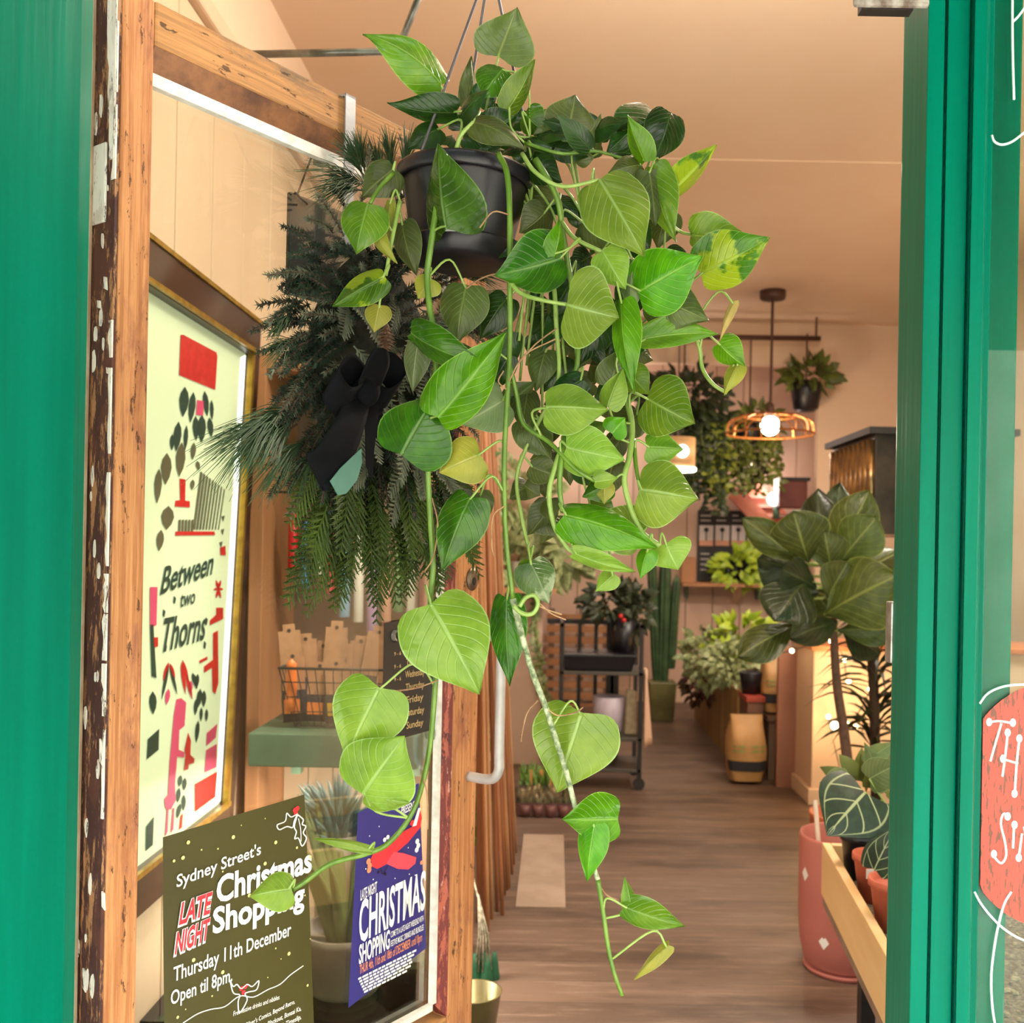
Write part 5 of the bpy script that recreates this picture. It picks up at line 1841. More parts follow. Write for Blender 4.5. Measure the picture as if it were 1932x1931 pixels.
M().lathe([(.0, -.13), (.07, -.12), (.12, -.06), (.13, 0), (.12, .06), (.07, .11), (.06, .12)], P(1415, 880, 8.3), 20).build('globe', glassmat('clear_glass', '#f1f4f2', .03, 1.6), t, True)

# wire pendant lamp
WD = 7.45
ros = P(1458, 560, WD)
t = thing('wire_pendant', 'wide copper wire pendant lamp with a bare glowing bulb', 'lamp', P(1453, 800, WD))
M().lathe([(.09, -.06), (.095, -.05), (.095, 0), (0, 0)], (ros.x, WD, CEIL), 24).build('ceiling_rose', m_brown, t, True)
lc = P(1453, 800, WD)
M().tube([(ros.x, WD, CEIL - .05), (lc.x, WD, lc.z + .14)], .011, 8).build('flex', m_brown, t)
M().lathe([(.028, .04), (.03, .12), (.02, .15), (0, .15)], lc, 14).build('lamp_holder', m_brown, t, True)
M().ball(lc + V((0, 0, -.015)), .072, 16, 12).build('bulb', glow('bulb_warm', '#fff0d6', 14), t, True)
m = M()
Rr, rr2 = .322, .19
zt, zb_ = .055, -.075
for (rad, z) in ((Rr, zb_), (rr2, zt)):
    m.tube([lc + V((rad * math.cos(a * .1745), rad * math.sin(a * .1745), z)) for a in range(37)], .009, 6)
for i in range(16):
    a = i * .3927
    c_, s0 = math.cos(a), math.sin(a)
    m.tube(smoothpath([lc + V((.03 * c_, .03 * s0, zt + .02)), lc + V((rr2 * c_, rr2 * s0, zt)), lc + V((.30 * c_, .30 * s0, .01)), lc + V((Rr * c_, Rr * s0, zb_))], 4), .006, 5)
m.build('wire_shade', plain('copper_wire', '#b0703c', .35, .7), t)
lamp('wire_pendant_light', 'POINT', lc + V((0, 0, -.13)), 14, (1, .74, .48), .06)
# pale lamp
lc2 = P(1278, 860, 7.4)
t = thing('drum_pendant', 'cream drum pendant lamp with a glowing lower rim', 'lamp', lc2)
M().lathe([(.132, -.095), (.132, .13), (.128, .13), (.128, -.095)], lc2, 28).build('drum_shade', plain('cream_shade', '#cfa877', .7, hx2='#c49b6a'), t, True)
M().lathe([(.138, -.115), (.14, -.105), (.138, -.09), (.126, -.09), (.126, -.115)], lc2, 28).build('lit_rim', glow('rim_glow', '#fff4e2', 5), t, True)
M().ball(lc2 + V((.02, -.14, .02)), .045, 12, 8).build('bulb', glow('bulb_white', '#f4f6ff', 8), t, True)
M().tube([lc2 + V((0, 0, .13)), (lc2.x, 7.4, CEIL)], .006, 6).build('flex', m_brown, t)

# stairs seen under the bulkhead
m_stair = plain('salmon_paint', '#d9866c', .5, hx2='#c9755d', scale=6)
t = thing('staircase', 'salmon painted open staircase rising at the end wall', 'stairs', P(1450, 960, 9.1))
m = M()
for k, (xa, ya, xb, yb) in enumerate([(1385, 928, 1470, 1018), (1420, 922, 1500, 1010)]):
    m.bar(P(xa, ya, 9.0 + .12 * k), P(xb, yb, 9.0 + .12 * k), .06, .14)
m.build('stringer', m_stair, t)
m = M()
for i in range(5):
    a = P(1400 + i * 19, 940 + i * 18, 9.05)
    m.box(a.x - .02, 9.02, a.z, a.x + .22, 9.26, a.z + .03)
m.build('tread', plain('tread_pink', '#e5b8a6', .5), t)
a, b = P(1470, 958, 8.72), P(1524, 908, 8.72)
t = thing('red_box', 'dark red box shelf on the end wall above the fiddle leaf fig', 'box', a)
M().box(a.x, 8.72, a.z, b.x, 8.95, b.z).build('box', plain('oxblood_paint', '#6b2a20', .5), t, bevel=.008)
M().box(a.x, 8.705, b.z, b.x + .02, 8.96, b.z + .03).build('lid', m_iron, t)
a, b = P(1467, 925, 8.9), P(1494, 918, 8.9)
t = thing('tube_lamp', 'short white glowing tube lamp under the red box', 'lamp', a)
M().tube([a, V((b.x, 8.9, a.z))], .018, 10).build('tube', glow('tube_white', '#fff5ee', 9), t, True)
M().box(a.x, 8.9, a.z + .015, b.x, 9.0, a.z + .03).build('mount', m_iron, t)
t = thing('work_lamp', 'bright bare bulb lamp shining on the salmon stairs', 'lamp', P(1460, 940, 8.85))
M().ball(P(1460, 942, 8.85), .06, 14, 10).build('bulb', glow('work_white', '#fff1ea', 6), t, True)
M().lathe([(.03, -.16), (.03, -.05), (0, -.05)], P(1465, 945, 8.85), 12).build('lamp_body', m_sage, t, True)

# menu board on the end wall
a, b = P(1315, 1096, 9.26), P(1442, 965, 9.26)
t = thing('menu_board', 'black board with a row of white picture cards on the end wall', 'board', a)
m_blk = plain('board_black', '#242224', .6, hx2='#2c2a2b', scale=10)
M().box(a.x, 9.25, a.z, b.x, 9.295, b.z).build('board', m_blk, t, bevel=.004)
m_cardw = plain('white_card', '#dcd2d2', .6)
m_cardp = plain('peach_print', '#e0a48a', .6)
m_chalk = plain('chalk_white', '#b9b5b2', .8)
for i in range(4):
    x0, x1 = 1319 + i * 30.3, 1346 + i * 30.3
    a, b = P(x0, 1030, 9.245), P(x1, 992, 9.245)
    cdd = M().box(a.x, 9.243, a.z, b.x, 9.25, b.z).build('picture_card', m_cardw, t)
    M().box(a.x, 9.241, a.z, b.x, 9.243, a.z + .05).build('card_base', m_cardp, cdd)
    c = P((x0 + x1) / 2, 1000, 9.24)
    m = M().ball(c, .022, 10, 8, (1, .1, 1))
    m.box(c.x - .005, 9.238, c.z - .1, c.x + .005, 9.242, c.z)
    m.build('tree_drawing', m_blk, cdd)
m = M()
rg = random.Random(2)
for yy in (972, 981, 1044, 1054, 1064, 1074):
    for i in range(4):
        a = P(1322 + i * 30, yy, 9.246)
        if yy > 1000 and i > 0:
            continue
        m.box(a.x, 9.244, a.z - .012, a.x + rg.uniform(.05, .1), 9.25, a.z)
m.build('chalk_marks', m_chalk, t)
# shelf with plants under the board
a, b = P(1288, 1106, 9.0), P(1470, 1100, 9.0)
t = thing('wall_shelf', 'thin wooden wall shelf under the menu board', 'shelf', a)
M().box(a.x, 8.95, a.z, b.x, 9.28, a.z + .03).build('board', m_cab, t)
m = M()
for px in (1302, 1440):
    c = P(px, 1110, 9.0)
    m.box(c.x - .012, 9.2, a.z - .12, c.x + .012, 9.29, a.z)
m.build('bracket', m_sage, t)
shz2 = a.z + .03
c = P(1298, 1075, 9.05)
tag(M().box(c.x - .06, 9.02, shz2, c.x + .065, 9.14, shz2 + .23).build('wooden_box', m_cab, bevel=.006), 'small upright wooden box at the end of the wall shelf', 'box')
c = P(1385, 1100, 9.0)
t = thing('lime_plant', 'bright lime green plant in a black pot on the wall shelf', 'plant', (c.x, 9.08, shz2))
M().lathe([(.06, 0), (.08, .14), (.07, .14), (.06, .12), (0, .12)], (c.x, 9.08, shz2), 18).build('pot', m_pot, t, True)
m = M()
cluster(m, P(1398, 1070, 9.03), .17, 110, .13, 15, .2, (1.25, .6, .85))
m.build('foliage', m_f4, t, True)
m = M()
for px in (1383, 1388, 1393):
    m.tube(smoothpath([(P(px, 1098, 8.97)), P(px + 3, 1120, 8.94), P(px - 1, 1140, 8.94)], 4), .006, 5)
m.build('hanging_roots', m_root, t, True)

# cactus in a square tub
c = P(1246, 1345, 8.3)
t = thing('cactus', 'tall column cactus with three arms in a square olive tub', 'cactus', (c.x, 8.3, 0))
x0, x1 = P(1222, 1345, 8.3).x, P(1273, 1345, 8.3).x
hz = P(1246, 1285, 8.3).z
m = M()
m.hexa([(x0 + .02, 8.2, 0), (x1 - .02, 8.2, 0), (x1 - .02, 8.4, 0), (x0 + .02, 8.4, 0)], [(x0, 8.18, hz), (x1, 8.18, hz), (x1, 8.42, hz), (x0, 8.42, hz)])
m.build('tub', plain('olive_glaze', '#6f6a3a', .4, hx2='#57532e', scale=6), t, bevel=.008)
m_cac = plain('cactus_green', '#3d5a34', .5, hx2='#2b4327', scale=14)


def column(m, p, q, r_, ribs=8):
    p, q = V(p), V(q)
    n = 14
    vs, fs, k = [], [], ribs * 4
    for i in range(n + 1):
        u = i / n
        s0 = 1.0 if u < .85 else math.sqrt(max(0, 1 - ((u - .85) / .152) ** 2))
        s0 *= .85 + .15 * min(1, u * 6)
        for j in range(k):
            a = 2 * math.pi * j / k
            rad = r_ * s0 * (1 + .24 * math.cos(a * ribs))
            vs.append(p.lerp(q, u) + V((rad * math.cos(a), rad * math.sin(a), 0)))
    for i in range(n):
        for j in range(k):
            l = (j + 1) % k
            fs.append((i * k + j, i * k + l, (i + 1) * k + l, (i + 1) * k + j))
    m.add(vs, fs)


for xa, ya, xb, yb, r_ in [(1240, 1290, 1229, 1040, .034), (1250, 1290, 1256, 1050, .042), (1266, 1262, 1277, 1085, .030)]:
    m = M()
    column(m, P(xa, ya, 8.3), P(xb, yb, 8.3), r_)
    if xb == 1274:
        m.tube(smoothpath([P(1252, 1268, 8.3), P(1258, 1274, 8.3), P(1262, 1262, 8.3)], 4), .036, 10)
    m.build('cactus_arm', m_cac, t, True)

# plant trolley
y0, y1 = 5.85, 6.25
X = lambda px, d=5.85: P(px, 1250, d).x
Zp = lambda py, d=5.85: P(1120, py, d).z
t = thing('plant_trolley', 'black barred plant trolley on castors in front of the end wall', 'trolley', (X(1125), 6, 0))
xa, xb = X(1056), X(1214)
zt_, z1, z2 = Zp(1178), Zp(1268), Zp(1392)
m = M()
m.box(X(1030), y1 - .02, zt_ - .03, xb, y1 + .01, zt_)
m.box(xa, y0, zt_ - .02, xa + .02, y1, zt_)
m.box(xb - .02, y0, zt_ - .02, xb, y1, zt_)
m.build('top_rail', m_iron, t)
for px in (1056, 1092, 1125, 1150, 1160):
    x = X(px)
    M().box(x, y1 - .01, .1, x + (.024 if px < 1140 else .05), y1, zt_).build('bar', m_iron, t)
for x in (xa, xb - .024):
    for y in (y0, y1 - .02):
        M().box(x, y, .07, x + .024, y + .024, zt_).build('leg', m_iron, t)
        M().lathe([(.034, -.012), (.034, .012), (0, .012)], (x + .012, y + .012, .034), 16, (V((1, 0, 0)), V((0, 0, 1)), V((0, 1, 0)))).build('castor', m_iron, t)
m_grey = plain('grey_metal_shelf', '#4b463f', .5, .2)
for z in (z1, z2, .12):
    M().box(xa, y0, z - .02, xb + .0, y1, z).build('shelf', m_grey, t, bevel=.003)
tx0, tx1 = X(1060), X(1200)
t2 = thing('black_tray', 'black plastic tray on the upper shelf of the trolley', 'tray', (X(1130), 6, z1))
m = M()
m.hexa([(tx0 + .02, y0 + .03, z1 + .001), (tx1 - .02, y0 + .03, z1 + .001), (tx1 - .02, y1 - .04, z1 + .001), (tx0 + .02, y1 - .04, z1 + .001)],
       [(tx0, y0 + .01, z1 + .09), (tx1, y0 + .01, z1 + .09), (tx1, y1 - .03, z1 + .09), (tx0, y1 - .03, z1 + .09)])
m.build('tray_body', m_pot, t2, bevel=.008)
M().box(tx0 - .008, y0 + .002, z1 + .085, tx1 + .008, y1 - .022, z1 + .1).build('tray_rim', m_pot, t2, bevel=.004)
c = P(1152, 1400, 6.0)
t2 = thing('grey_pot', 'plain pale grey plant pot on the lower shelf of the trolley', 'pot', (c.x, 6.0, z2))
M().lathe([(.07, 0), (.085, .02), (.098, .22), (.09, .22), (.08, .04), (0, .04)], (X(1150, 6.0), 6.0, z2 + .001), 24).build('pot_body', plain('lilac_grey', '#a79aa6', .5), t2, True)
c = V((X(1192, 6.0), 6.0, z2))
t2 = thing('paper_sack', 'small pale sack standing beside the grey pot on the trolley', 'sack', c)
m = M()
m.hexa([c + V((-.04, -.05, .001)), c + V((.04, -.05, .001)), c + V((.04, .05, .001)), c + V((-.04, .05, .001))], [c + V((-.03, -.02, .27)), c + V((.035, -.02, .25)), c + V((.035, .02, .25)), c + V((-.03, .02, .27))])
m.build('sack_body', plain('pale_sack', '#b9a98d', .8, hx2='#9d8c70', scale=30, bump=.2), t2, bevel=.01)
t2 = thing('apron', 'pale cloth apron hanging from the corner of the trolley', 'cloth', (xb + .02, 5.9, z1))
m = M()
m.grid(lambda u, v: V((xb + .012 + .05 * u * v + .012 * math.sin(9 * u), 5.83 + .12 * u, z1 + .02 - .45 * v)), 8, 10)
m.build('cloth', plain('pale_linen', '#c9a78f', .8), t2, True, .004)
# shrub in a black bucket on the trolley tray
c = V((X(1176, 6.05), 6.05, z1 + .1))
t2 = thing('dark_shrub', 'dark leafy shrub in a tall black pot standing on the trolley', 'plant', c)
M().lathe([(.06, -.06), (.085, .2), (.078, .2), (.07, .17), (0, .17)], c, 20).build('pot', m_pot, t2, True)
m = M()
cluster(m, P(1150, 1135, 6.05), .15, 170, .075, 23, .2, (1.15, .8, .75))
cluster(m, P(1195, 1150, 6.05), .14, 120, .075, 24, .3, (.7, .7, 1.2))
m.build('foliage', plain('shrub_green', '#3a452a', .5, hx2='#262d1f', scale=12), t2, True)
M().tube([c + V((0, 0, .15)), P(1165, 1140, 6.05)], .008, 6).build('stem', m_twig, t2)
m = M()
for px, py in [(1177, 1171), (1171, 1163)]:
    m.ball(P(px, py, 5.93), .014, 8, 6)
m.build('red_flower', ink_r, t2, True)

# slatted wooden crate bench by the end wall
xs0, xs1 = P(1030, 1250, 8.9).x, P(1152, 1250, 8.9).x
t = thing('slatted_bench', 'slatted wooden bench back against the end wall behind the trolley', 'bench', ((xs0 + xs1) / 2, 8.9, 0))
m = M()
for i in range(9):
    z = P(1090, 1160 + i * 21, 8.9).z
    m.box(xs0, 8.9, z - .06, xs1, 8.92, z)
m.build('slat', plain('orange_pine', '#b98256', .5, hx2='#a5714a', scale=8), t)
m = M()
for x in (xs0 + .02, (xs0 + xs1) / 2, xs1 - .06):
    m.box(x, 8.92, 0, x + .05, 8.97, P(1090, 1150, 8.9).z)
m.build('upright', m_cabd, t)
# trailing garland and leafy plants on the wall stub
t = thing('hanging_vine', 'long twisted vine hanging down the pink wall stub', 'plant', P(1015, 1120, 6.4))
m, s_ = M(), M()
pts = smoothpath([P(1012, 1040, 6.45), P(1008, 1150, 6.43), P(1018, 1250, 6.43), P(1034, 1330, 6.43)], 8)
s_.tube(pts, .012, 6)
rg = random.Random(6)
for q in pts:
    for k in range(3):
        e = q + V((rg.uniform(-.06, .05), rg.uniform(-.05, .0), rg.uniform(-.08, .0)))
        m.leaf(q, e, V((rg.uniform(-.5, .5), -1, .2)), .04, 10, .1, 0, 4, 1)
m.build('foliage', m_f5, t, True)
s_.build('stem', m_pale, t, True)
t = thing('shelf_plant', 'leafy plant with drooping dark leaves on a bracket shelf on the pink wall stub', 'plant', P(1000, 1050, 6.3))
c = P(990, 1060, 6.3)
m = M()
cluster(m, c + V((0, 0, .02)), .2, 60, .16, 41, .3, (1.1, .7, 1.1))
cluster(m, P(1060, 1040, 6.3), .19, 60, .15, 42, .5, (1.1, .7, .6))
cluster(m, P(990, 930, 6.3), .2, 70, .12, 43, .2, (1, .7, 1.2))
m.build('foliage', m_f5, t, True)
M().lathe([(.07, -.16), (.09, 0), (.08, 0), (0, -.02)], c, 18).build('pot', plain('white_pot', '#c9c4ba', .4), t, True)
M().box(c.x - .2, 6.15, c.z - .19, c.x + .2, 6.5, c.z - .16).build('bracket_shelf', m_cab, t)

# ================================================================== RIGHT: slatted planter, sacks, counter
y0, y1 = 6.47, 8.45
px0 = P(1389, 1445, 6.47).x
hh = P(1391, 1303, 6.47).z
t = thing('slatted_planter', 'long low planter clad in upright wooden slats along the aisle', 'planter', (px0, 7.4, 0))
m = M()
y = y0
while y < y1:
    m.box(px0, y, 0, px0 + .02, min(y + .085, y1), hh)
    y += .095
m.build('slat', wood('planter_slats', '#a98552', '#8a6a40', 'z', 7, .6, .1), t)
M().box(px0 + .021, y0, 0, px0 + .5, y1, hh - .04).build('trough', m_cabd, t)
t2 = thing('mixed_plants', 'mass of variegated and lime leaves growing over the slatted planter', 'plants', (px0, 7.2, hh))
m = M()
cluster(m, P(1345, 1240, 7.2), .28, 260, .09, 51, .25, (.75, 1.6, .75))
cluster(m, P(1385, 1255, 6.8), .22, 160, .085, 52, .25, (.9, 1.2, .6))
m.build('speckled_foliage', m_f5, t2, True)
m = M()
cluster(m, P(1400, 1205, 7.2), .2, 90, .13, 53, .2, (1.1, 1, .7))
m.build('lime_foliage', m_f4, t2, True)
m = M()
cluster(m, P(1320, 1290, 7.6), .18, 90, .08, 54, .3, (.7, 1.3, .8))
cluster(m, P(1365, 1215, 7.4), .12, 40, .08, 55, .2)
m.build('dark_foliage', plain('wine_foliage', '#4d4a2a', .5, hx2='#5b2c2a', scale=8), t2, True)
# red tray box with a dark pot
xa = P(1392, 1400, 6.45).x
xb = P(1424, 1400, 6.45).x
z_ = P(1410, 1306, 6.4).z
t = thing('brown_crate', 'brown crate with a red rim at the end of the slatted planter', 'crate', (xa, 6.3, 0))
M().box(xa + .01, 6.2, 0, xb, 6.46, z_ - .035).build('crate_body', plain('umber_board', '#6d4a3a', .6), t, bevel=.004)
M().box(xa, 6.19, z_ - .035, xb + .01, 6.46, z_).build('rim', plain('brick_red', '#9c3b2a', .5), t, bevel=.004)
c = V(((xa + xb) / 2, 6.33, z_))
t = thing('black_planter_pot', 'round black pot on the red rimmed crate', 'pot', c)
M().lathe([(.055, 0), (.075, .13), (.07, .14), (.06, .1), (0, .1)], c, 20).build('pot_body', m_pot, t, True)
m_sack = plain('mustard_sack', '#b98e5a', .6, hx2='#a67d4a', scale=6)
m_bandd = plain('sack_band_dark', '#28282c', .6)


def sack(label, px0_, px1_, pyb, pyt, d, dep):
    a, b = P(px0_, pyb, d), P(px1_, pyt, d)
    t = thing('compost_sack', label, 'sack', ((a.x + b.x) / 2, d, a.z), 'mustard paper sacks')
    cx_, hw_, h_ = (a.x + b.x) / 2, (b.x - a.x) / 2, b.z - a.z

    def fn(u, v):
        an = 2 * math.pi * u
        taper = 1 - .78 * max(0, v - .72) / .28
        bul = .86 + .2 * math.sin(math.pi * min(1, v * 1.15)) + .03 * math.sin(an * 5 + v * 9)
        sx = math.copysign(abs(math.cos(an)) ** .6, math.cos(an))
        sy = math.copysign(abs(math.sin(an)) ** .6, math.sin(an))
        return V((cx_ + hw_ * sx * bul, d + dep / 2 + dep / 2 * sy * bul * taper, a.z + h_ * v))
    bd = M().grid(fn, 28, 16).build('sack_body', m_sack, t, True)

    def band(u, v):
        an = math.pi * (1.06 + .88 * u)
        vv = .16 + .16 * v
        p = fn(an / (2 * math.pi), vv)
        return V((p.x, p.y - .006, p.z))
    M().grid(band, 14, 3).build('printed_band', m_bandd, bd, True)
    m = M()
    rg = random.Random(int(px0_))
    for r_ in range(2):
        for k in range(4):
            def dash(u, v):
                an = math.pi * (1.25 + .13 * k + .1 * u)
                p = fn(an / (2 * math.pi), .46 + .07 * r_ + .03 * v)
                return V((p.x, p.y - .005, p.z))
            m.grid(dash, 3, 1)
    m.build('printed_mark', plain('sage_ink', '#7f8a4a', .6), bd)
    return t


sack('mustard paper sack slumped on the floor in front of the brown crate', 1376, 1450, 1476, 1354, 6.0, .22)
zs = P(1440, 1345, 6.3).z
t = thing('sack_stand', 'dark wooden stand carrying the upper mustard sack', 'stand', (P(1450, 1400, 6.3).x, 6.3, 0))
xa, xb = P(1447, 1400, 6.25).x, P(1470, 1400, 6.25).x
M().box(P(1442, 1400, 6.25).x, 6.17, zs - .03, xb + .1, 6.45, zs - .004).build('top_board', m_cabd, t)
M().box(xa, 6.2, 0, xa + .04, 6.24, zs - .03).box(xb + .04, 6.38, 0, xb + .08, 6.42, zs - .03).build('leg', m_cabd, t)
sack('mustard paper sack standing upright on the dark stand behind the brown board', 1441, 1492, 1345, 1236, 6.22, .2)
xa, xb = P(1466, 1400, 5.98).x, P(1505, 1400, 5.98).x
tag(M().box(xa, 5.98, 0, xb, 6.02, P(1485, 1222, 5.98).z).build('brown_board', plain('brown_laminate', '#9c6a52', .5, hx2='#8f5f49', scale=4), bevel=.004), 'plain brown board standing upright beside the cream counter', 'board')
# counter
cx0 = P(1530, 1505, 5.6).x
ch = P(1545, 1217, 5.6).z
t = thing('shop_counter', 'cream painted counter end lit by fairy lights', 'counter', (cx0, 5.6, 0))
M().box(cx0, 5.6, 0, 2.95, 6.02, ch - .03).build('counter_body', m_cream, t, bevel=.006)
M().box(cx0 - .02, 5.57, ch - .03, 2.95, 6.05, ch).build('counter_top', plain('counter_orange', '#c9794a', .45), t, bevel=.004)
M().box(cx0 - .02, 5.58, 0, 2.95, 6.03, .09).build('plinth', m_cream, t, bevel=.004)

# ribbed metal cabinet on the side wall
rx = P(1650, 900, 4.5).x
zt2 = P(1652, 815, 4.5).z
t = thing('ribbed_cabinet', 'dark ribbed metal cabinet hung high above the fiddle leaf fig', 'cabinet', (rx, 4.5, zt2 - .5))
m_bronze = plain('dark_bronze', '#4b3c33', .3, .6, '#2f2724', 9)
M().box(rx, 4.5, zt2 - .46, 2.02, 5.2, zt2).build('cabinet_body', m_bronze, t, bevel=.008)
m = M()
for i in range(9):
    y = 4.54 + i * .075
    m.tube([(rx - .004, y, zt2 - .44), (rx - .004, y, zt2 - .03)], .024, 10)
m.build('rib', plain('bronze_rib', '#a8824f', .25, .8, '#7d6244', 20), t, True)
M().box(rx - .035, 4.47, zt2 - .01, 2.05, 5.22, zt2 + .02).build('top_edge', m_iron, t)

m = M()
for x in (1.88, 1.98):
    m.tube([(x, 5.0, zt2), (x, 5.0, CEIL)], .008, 8)
m.build('hanging_rod', m_iron, t, True)

# fiddle leaf fig
LF = leafmat('fig_leaf', '#3d481a', '#4b5622', '#8d9650', '#67712f', .5, .35, trans=.15, nv=7)
LFD = leafmat('fig_leaf_dark', '#1f2a17', '#27341b', '#59663a', '#3c4828', .4, .3, trans=.1, nv=7)
fd = 3.95
base = P(1603, 1500, fd)
t = thing('fiddle_leaf_fig', 'tall fiddle leaf fig with broad olive leaves standing beside the counter', 'plant', (base.x, fd, 0))
tk = smoothpath([V((base.x + .01, fd, .30)), P(1603, 1480, fd), P(1592, 1380, fd), P(1580, 1300, fd), P(1574, 1220, fd), P(1570, 1120, fd), P(1562, 1020, fd)], 5)
M().tube(tk, [.024 - .0004 * i for i in range(len(tk))], 10).build('trunk', plain('fig_bark', '#4d3628', .8, hx2='#62493a', scale=30, bump=.3), t, True)
M().lathe([(.12, 0), (.15, .02), (.16, .36), (.165, .38), (.15, .38), (.14, .33), (0, .33)], (base.x + .01, fd, 0), 28).build('pot', plain('rust_pot', '#b55a34', .5, hx2='#a34f2d'), t, True)
FG = [(1519, 1066, 1399, 977, 50, 0, 'a'), (1526, 1062, 1496, 963, 92, -.05, 'a'), (1546, 1040, 1543, 922, 56, .1, 'd'), (1567, 1046, 1585, 912, 52, .12, 'd'), (1573, 1062, 1640, 925, 74, -.02, 'a'),
      (1585, 1060, 1655, 975, 76, -.06, 'a'), (1528, 1087, 1428, 1056, 84, .05, 'd'), (1520, 1095, 1462, 1172, 92, -.1, 'd'), (1535, 1130, 1500, 1160, 50, 0, 'a'), (1500, 1180, 1392, 1240, 62, -.08, 'a'),
      (1580, 1175, 1492, 1205, 50, -.14, 'd'), (1556, 1160, 1695, 1085, 118, -.12, 'a'), (1580, 1190, 1700, 1190, 52, -.04, 'a'), (1590, 1100, 1700, 1040, 70, .06, 'a'), (1588, 1088, 1640, 1030, 44, .12, 'd'),
      (1545, 1120, 1440, 1110, 60, .08, 'd'), (1570, 1150, 1640, 1140, 80, .1, 'a'), (1575, 1165, 1530, 1110, 70, .05, 'a'), (1575, 1100, 1570, 990, 66, .1, 'd'), (1590, 1190, 1660, 1235, 54, .05, 'd'), (1550, 1080, 1610, 1000, 70, .08, 'a'), (1560, 1130, 1600, 1060, 60, -.05, 'a'), (1540, 1110, 1475, 1075, 66, -.06, 'd'), (1570, 1080, 1555, 1000, 60, -.04, 'a'), (1600, 1150, 1690, 1140, 70, -.02, 'd')]
for bx, by, tx, ty, w_, o, k in FG:
    b, e = P(bx, by, fd + o * .5), P(tx, ty, fd + o * 1.6)
    n0 = (CAM - b).normalized()
    M().leaf(b, e, n0 + V((.12 * math.sin(bx), 0, .25)), w_ * fd / FPX * 1.3, 16, .08, .0, 14, 6, .035, shape=1.25, quilt=.02).build('leaf', LF if k == 'a' else LFD, t, True)
    q = min(tk, key=lambda p: (p - b).length)
    if (q - b).length > .01:
        M().tube([b, b.lerp(q, .5) + V((0, 0, -.01)), q], .006, 6).build('leaf_stalk', m_pale, t, True)
# narrow leaved palm behind
c = P(1655, 1450, 4.3)
t = thing('dracaena', 'dark spiky narrow leaved plant between the fig and the green door frame', 'plant', (c.x, 4.3, 0))
M().lathe([(.12, 0), (.15, .3), (.14, .3), (.12, .26), (0, .26)], (c.x, 4.3, 0), 24).build('pot', m_pot, t, True)
M().tube([(c.x, 4.3, .25), P(1650, 1330, 4.3), P(1645, 1230, 4.3)], .022, 8).build('stem', m_twig, t, True)
m = M()
rg = random.Random(71)
for i in range(150):
    u = rg.uniform(0, 1)
    q = V((c.x - .02, 4.3, .55 + u * .75))
    a = rg.uniform(0, 6.283)
    L = rg.uniform(.18, .32)
    e = q + V((math.cos(a) * L, math.sin(a) * L * .8, rg.uniform(-.12, .16)))
    m.leaf(q, e, V((0, -.5, 1)), .018, 5, .25, .0, 5, 1)
m.build('leaves', plain('dracaena_green', '#38401f', .4, hx2='#232a17', scale=8), t, True)
# fairy lights
t = thing('fairy_lights', 'string of warm fairy lights on the counter front and round the fig trunk', 'fairy lights', P(1560, 1350, 5.5))
sp = [(1437, 1237, 5.9), (1448, 1237, 5.8), (1493, 1228, 5.7), (1562, 1352, 5.5), (1574, 1369, 5.45), (1596, 1365, 5.4), (1615, 1354, 5.4), (1614, 1371, 5.4), (1592, 1245, 5.5), (1567, 1210, 5.5), (1586, 1457, 5.3), (1600, 1285, 5.5), (1640, 1300, 5.5)]
order = [0, 1, 2, 9, 8, 11, 12, 6, 7, 5, 4, 3, 10]
cp = []
for i in order:
    cp.append(P(*sp[i]))
M().tube(smoothpath(cp, 4), .003, 5).build('cable', m_iron, t)
m_fb = glow('fairy_bulb', '#ffd79a', 22)
for i, s0 in enumerate(sp):
    M().ball(P(*s0) + V((0, -.012, 0)), .022 if i == 4 else .012, 10, 8).build('bulb', m_fb, t, True)
lamp('fairy_light_glow', 'POINT', P(1574, 1369, 5.40), 2.6, (1, .62, .28), .03)
lamp('fairy_light_glow', 'POINT', P(1592, 1245, 5.42), 1.6, (1, .62, .28), .03)
lamp('fairy_light_glow', 'POINT', P(1700, 1330, 5.35), 2.6, (1, .62, .28), .03)

# gravel trough bench with plants, near the door
nb0 = P(1551, 1590, 2.94)
vdir = V((.10, 1, 0)).normalized()
bt = nb0.z
bb_ = P(1551, 1687, 2.94).z
far_, near_ = V((nb0.x, 2.94, 0)), V((nb0.x, 2.94, 0)) - vdir * 1.5
t = thing('gravel_trough', 'pale plank trough filled with gravel on a stand inside the window', 'trough', (near_.x, 2.2, 0))
m_plank = wood('fresh_pine', '#e3bd88', '#d6ab74', 'y', 9, .5, .06)
sdv = V((vdir.y, -vdir.x, 0))


def plank(a, b, th, z0, z1, k=V((0, 0, 0))):
    m = M()
    p = [a, b, b + sdv * th, a + sdv * th]
    m.hexa([V((q.x, q.y, z0)) for q in p], [V((q.x, q.y, z1)) for q in p])
    return m


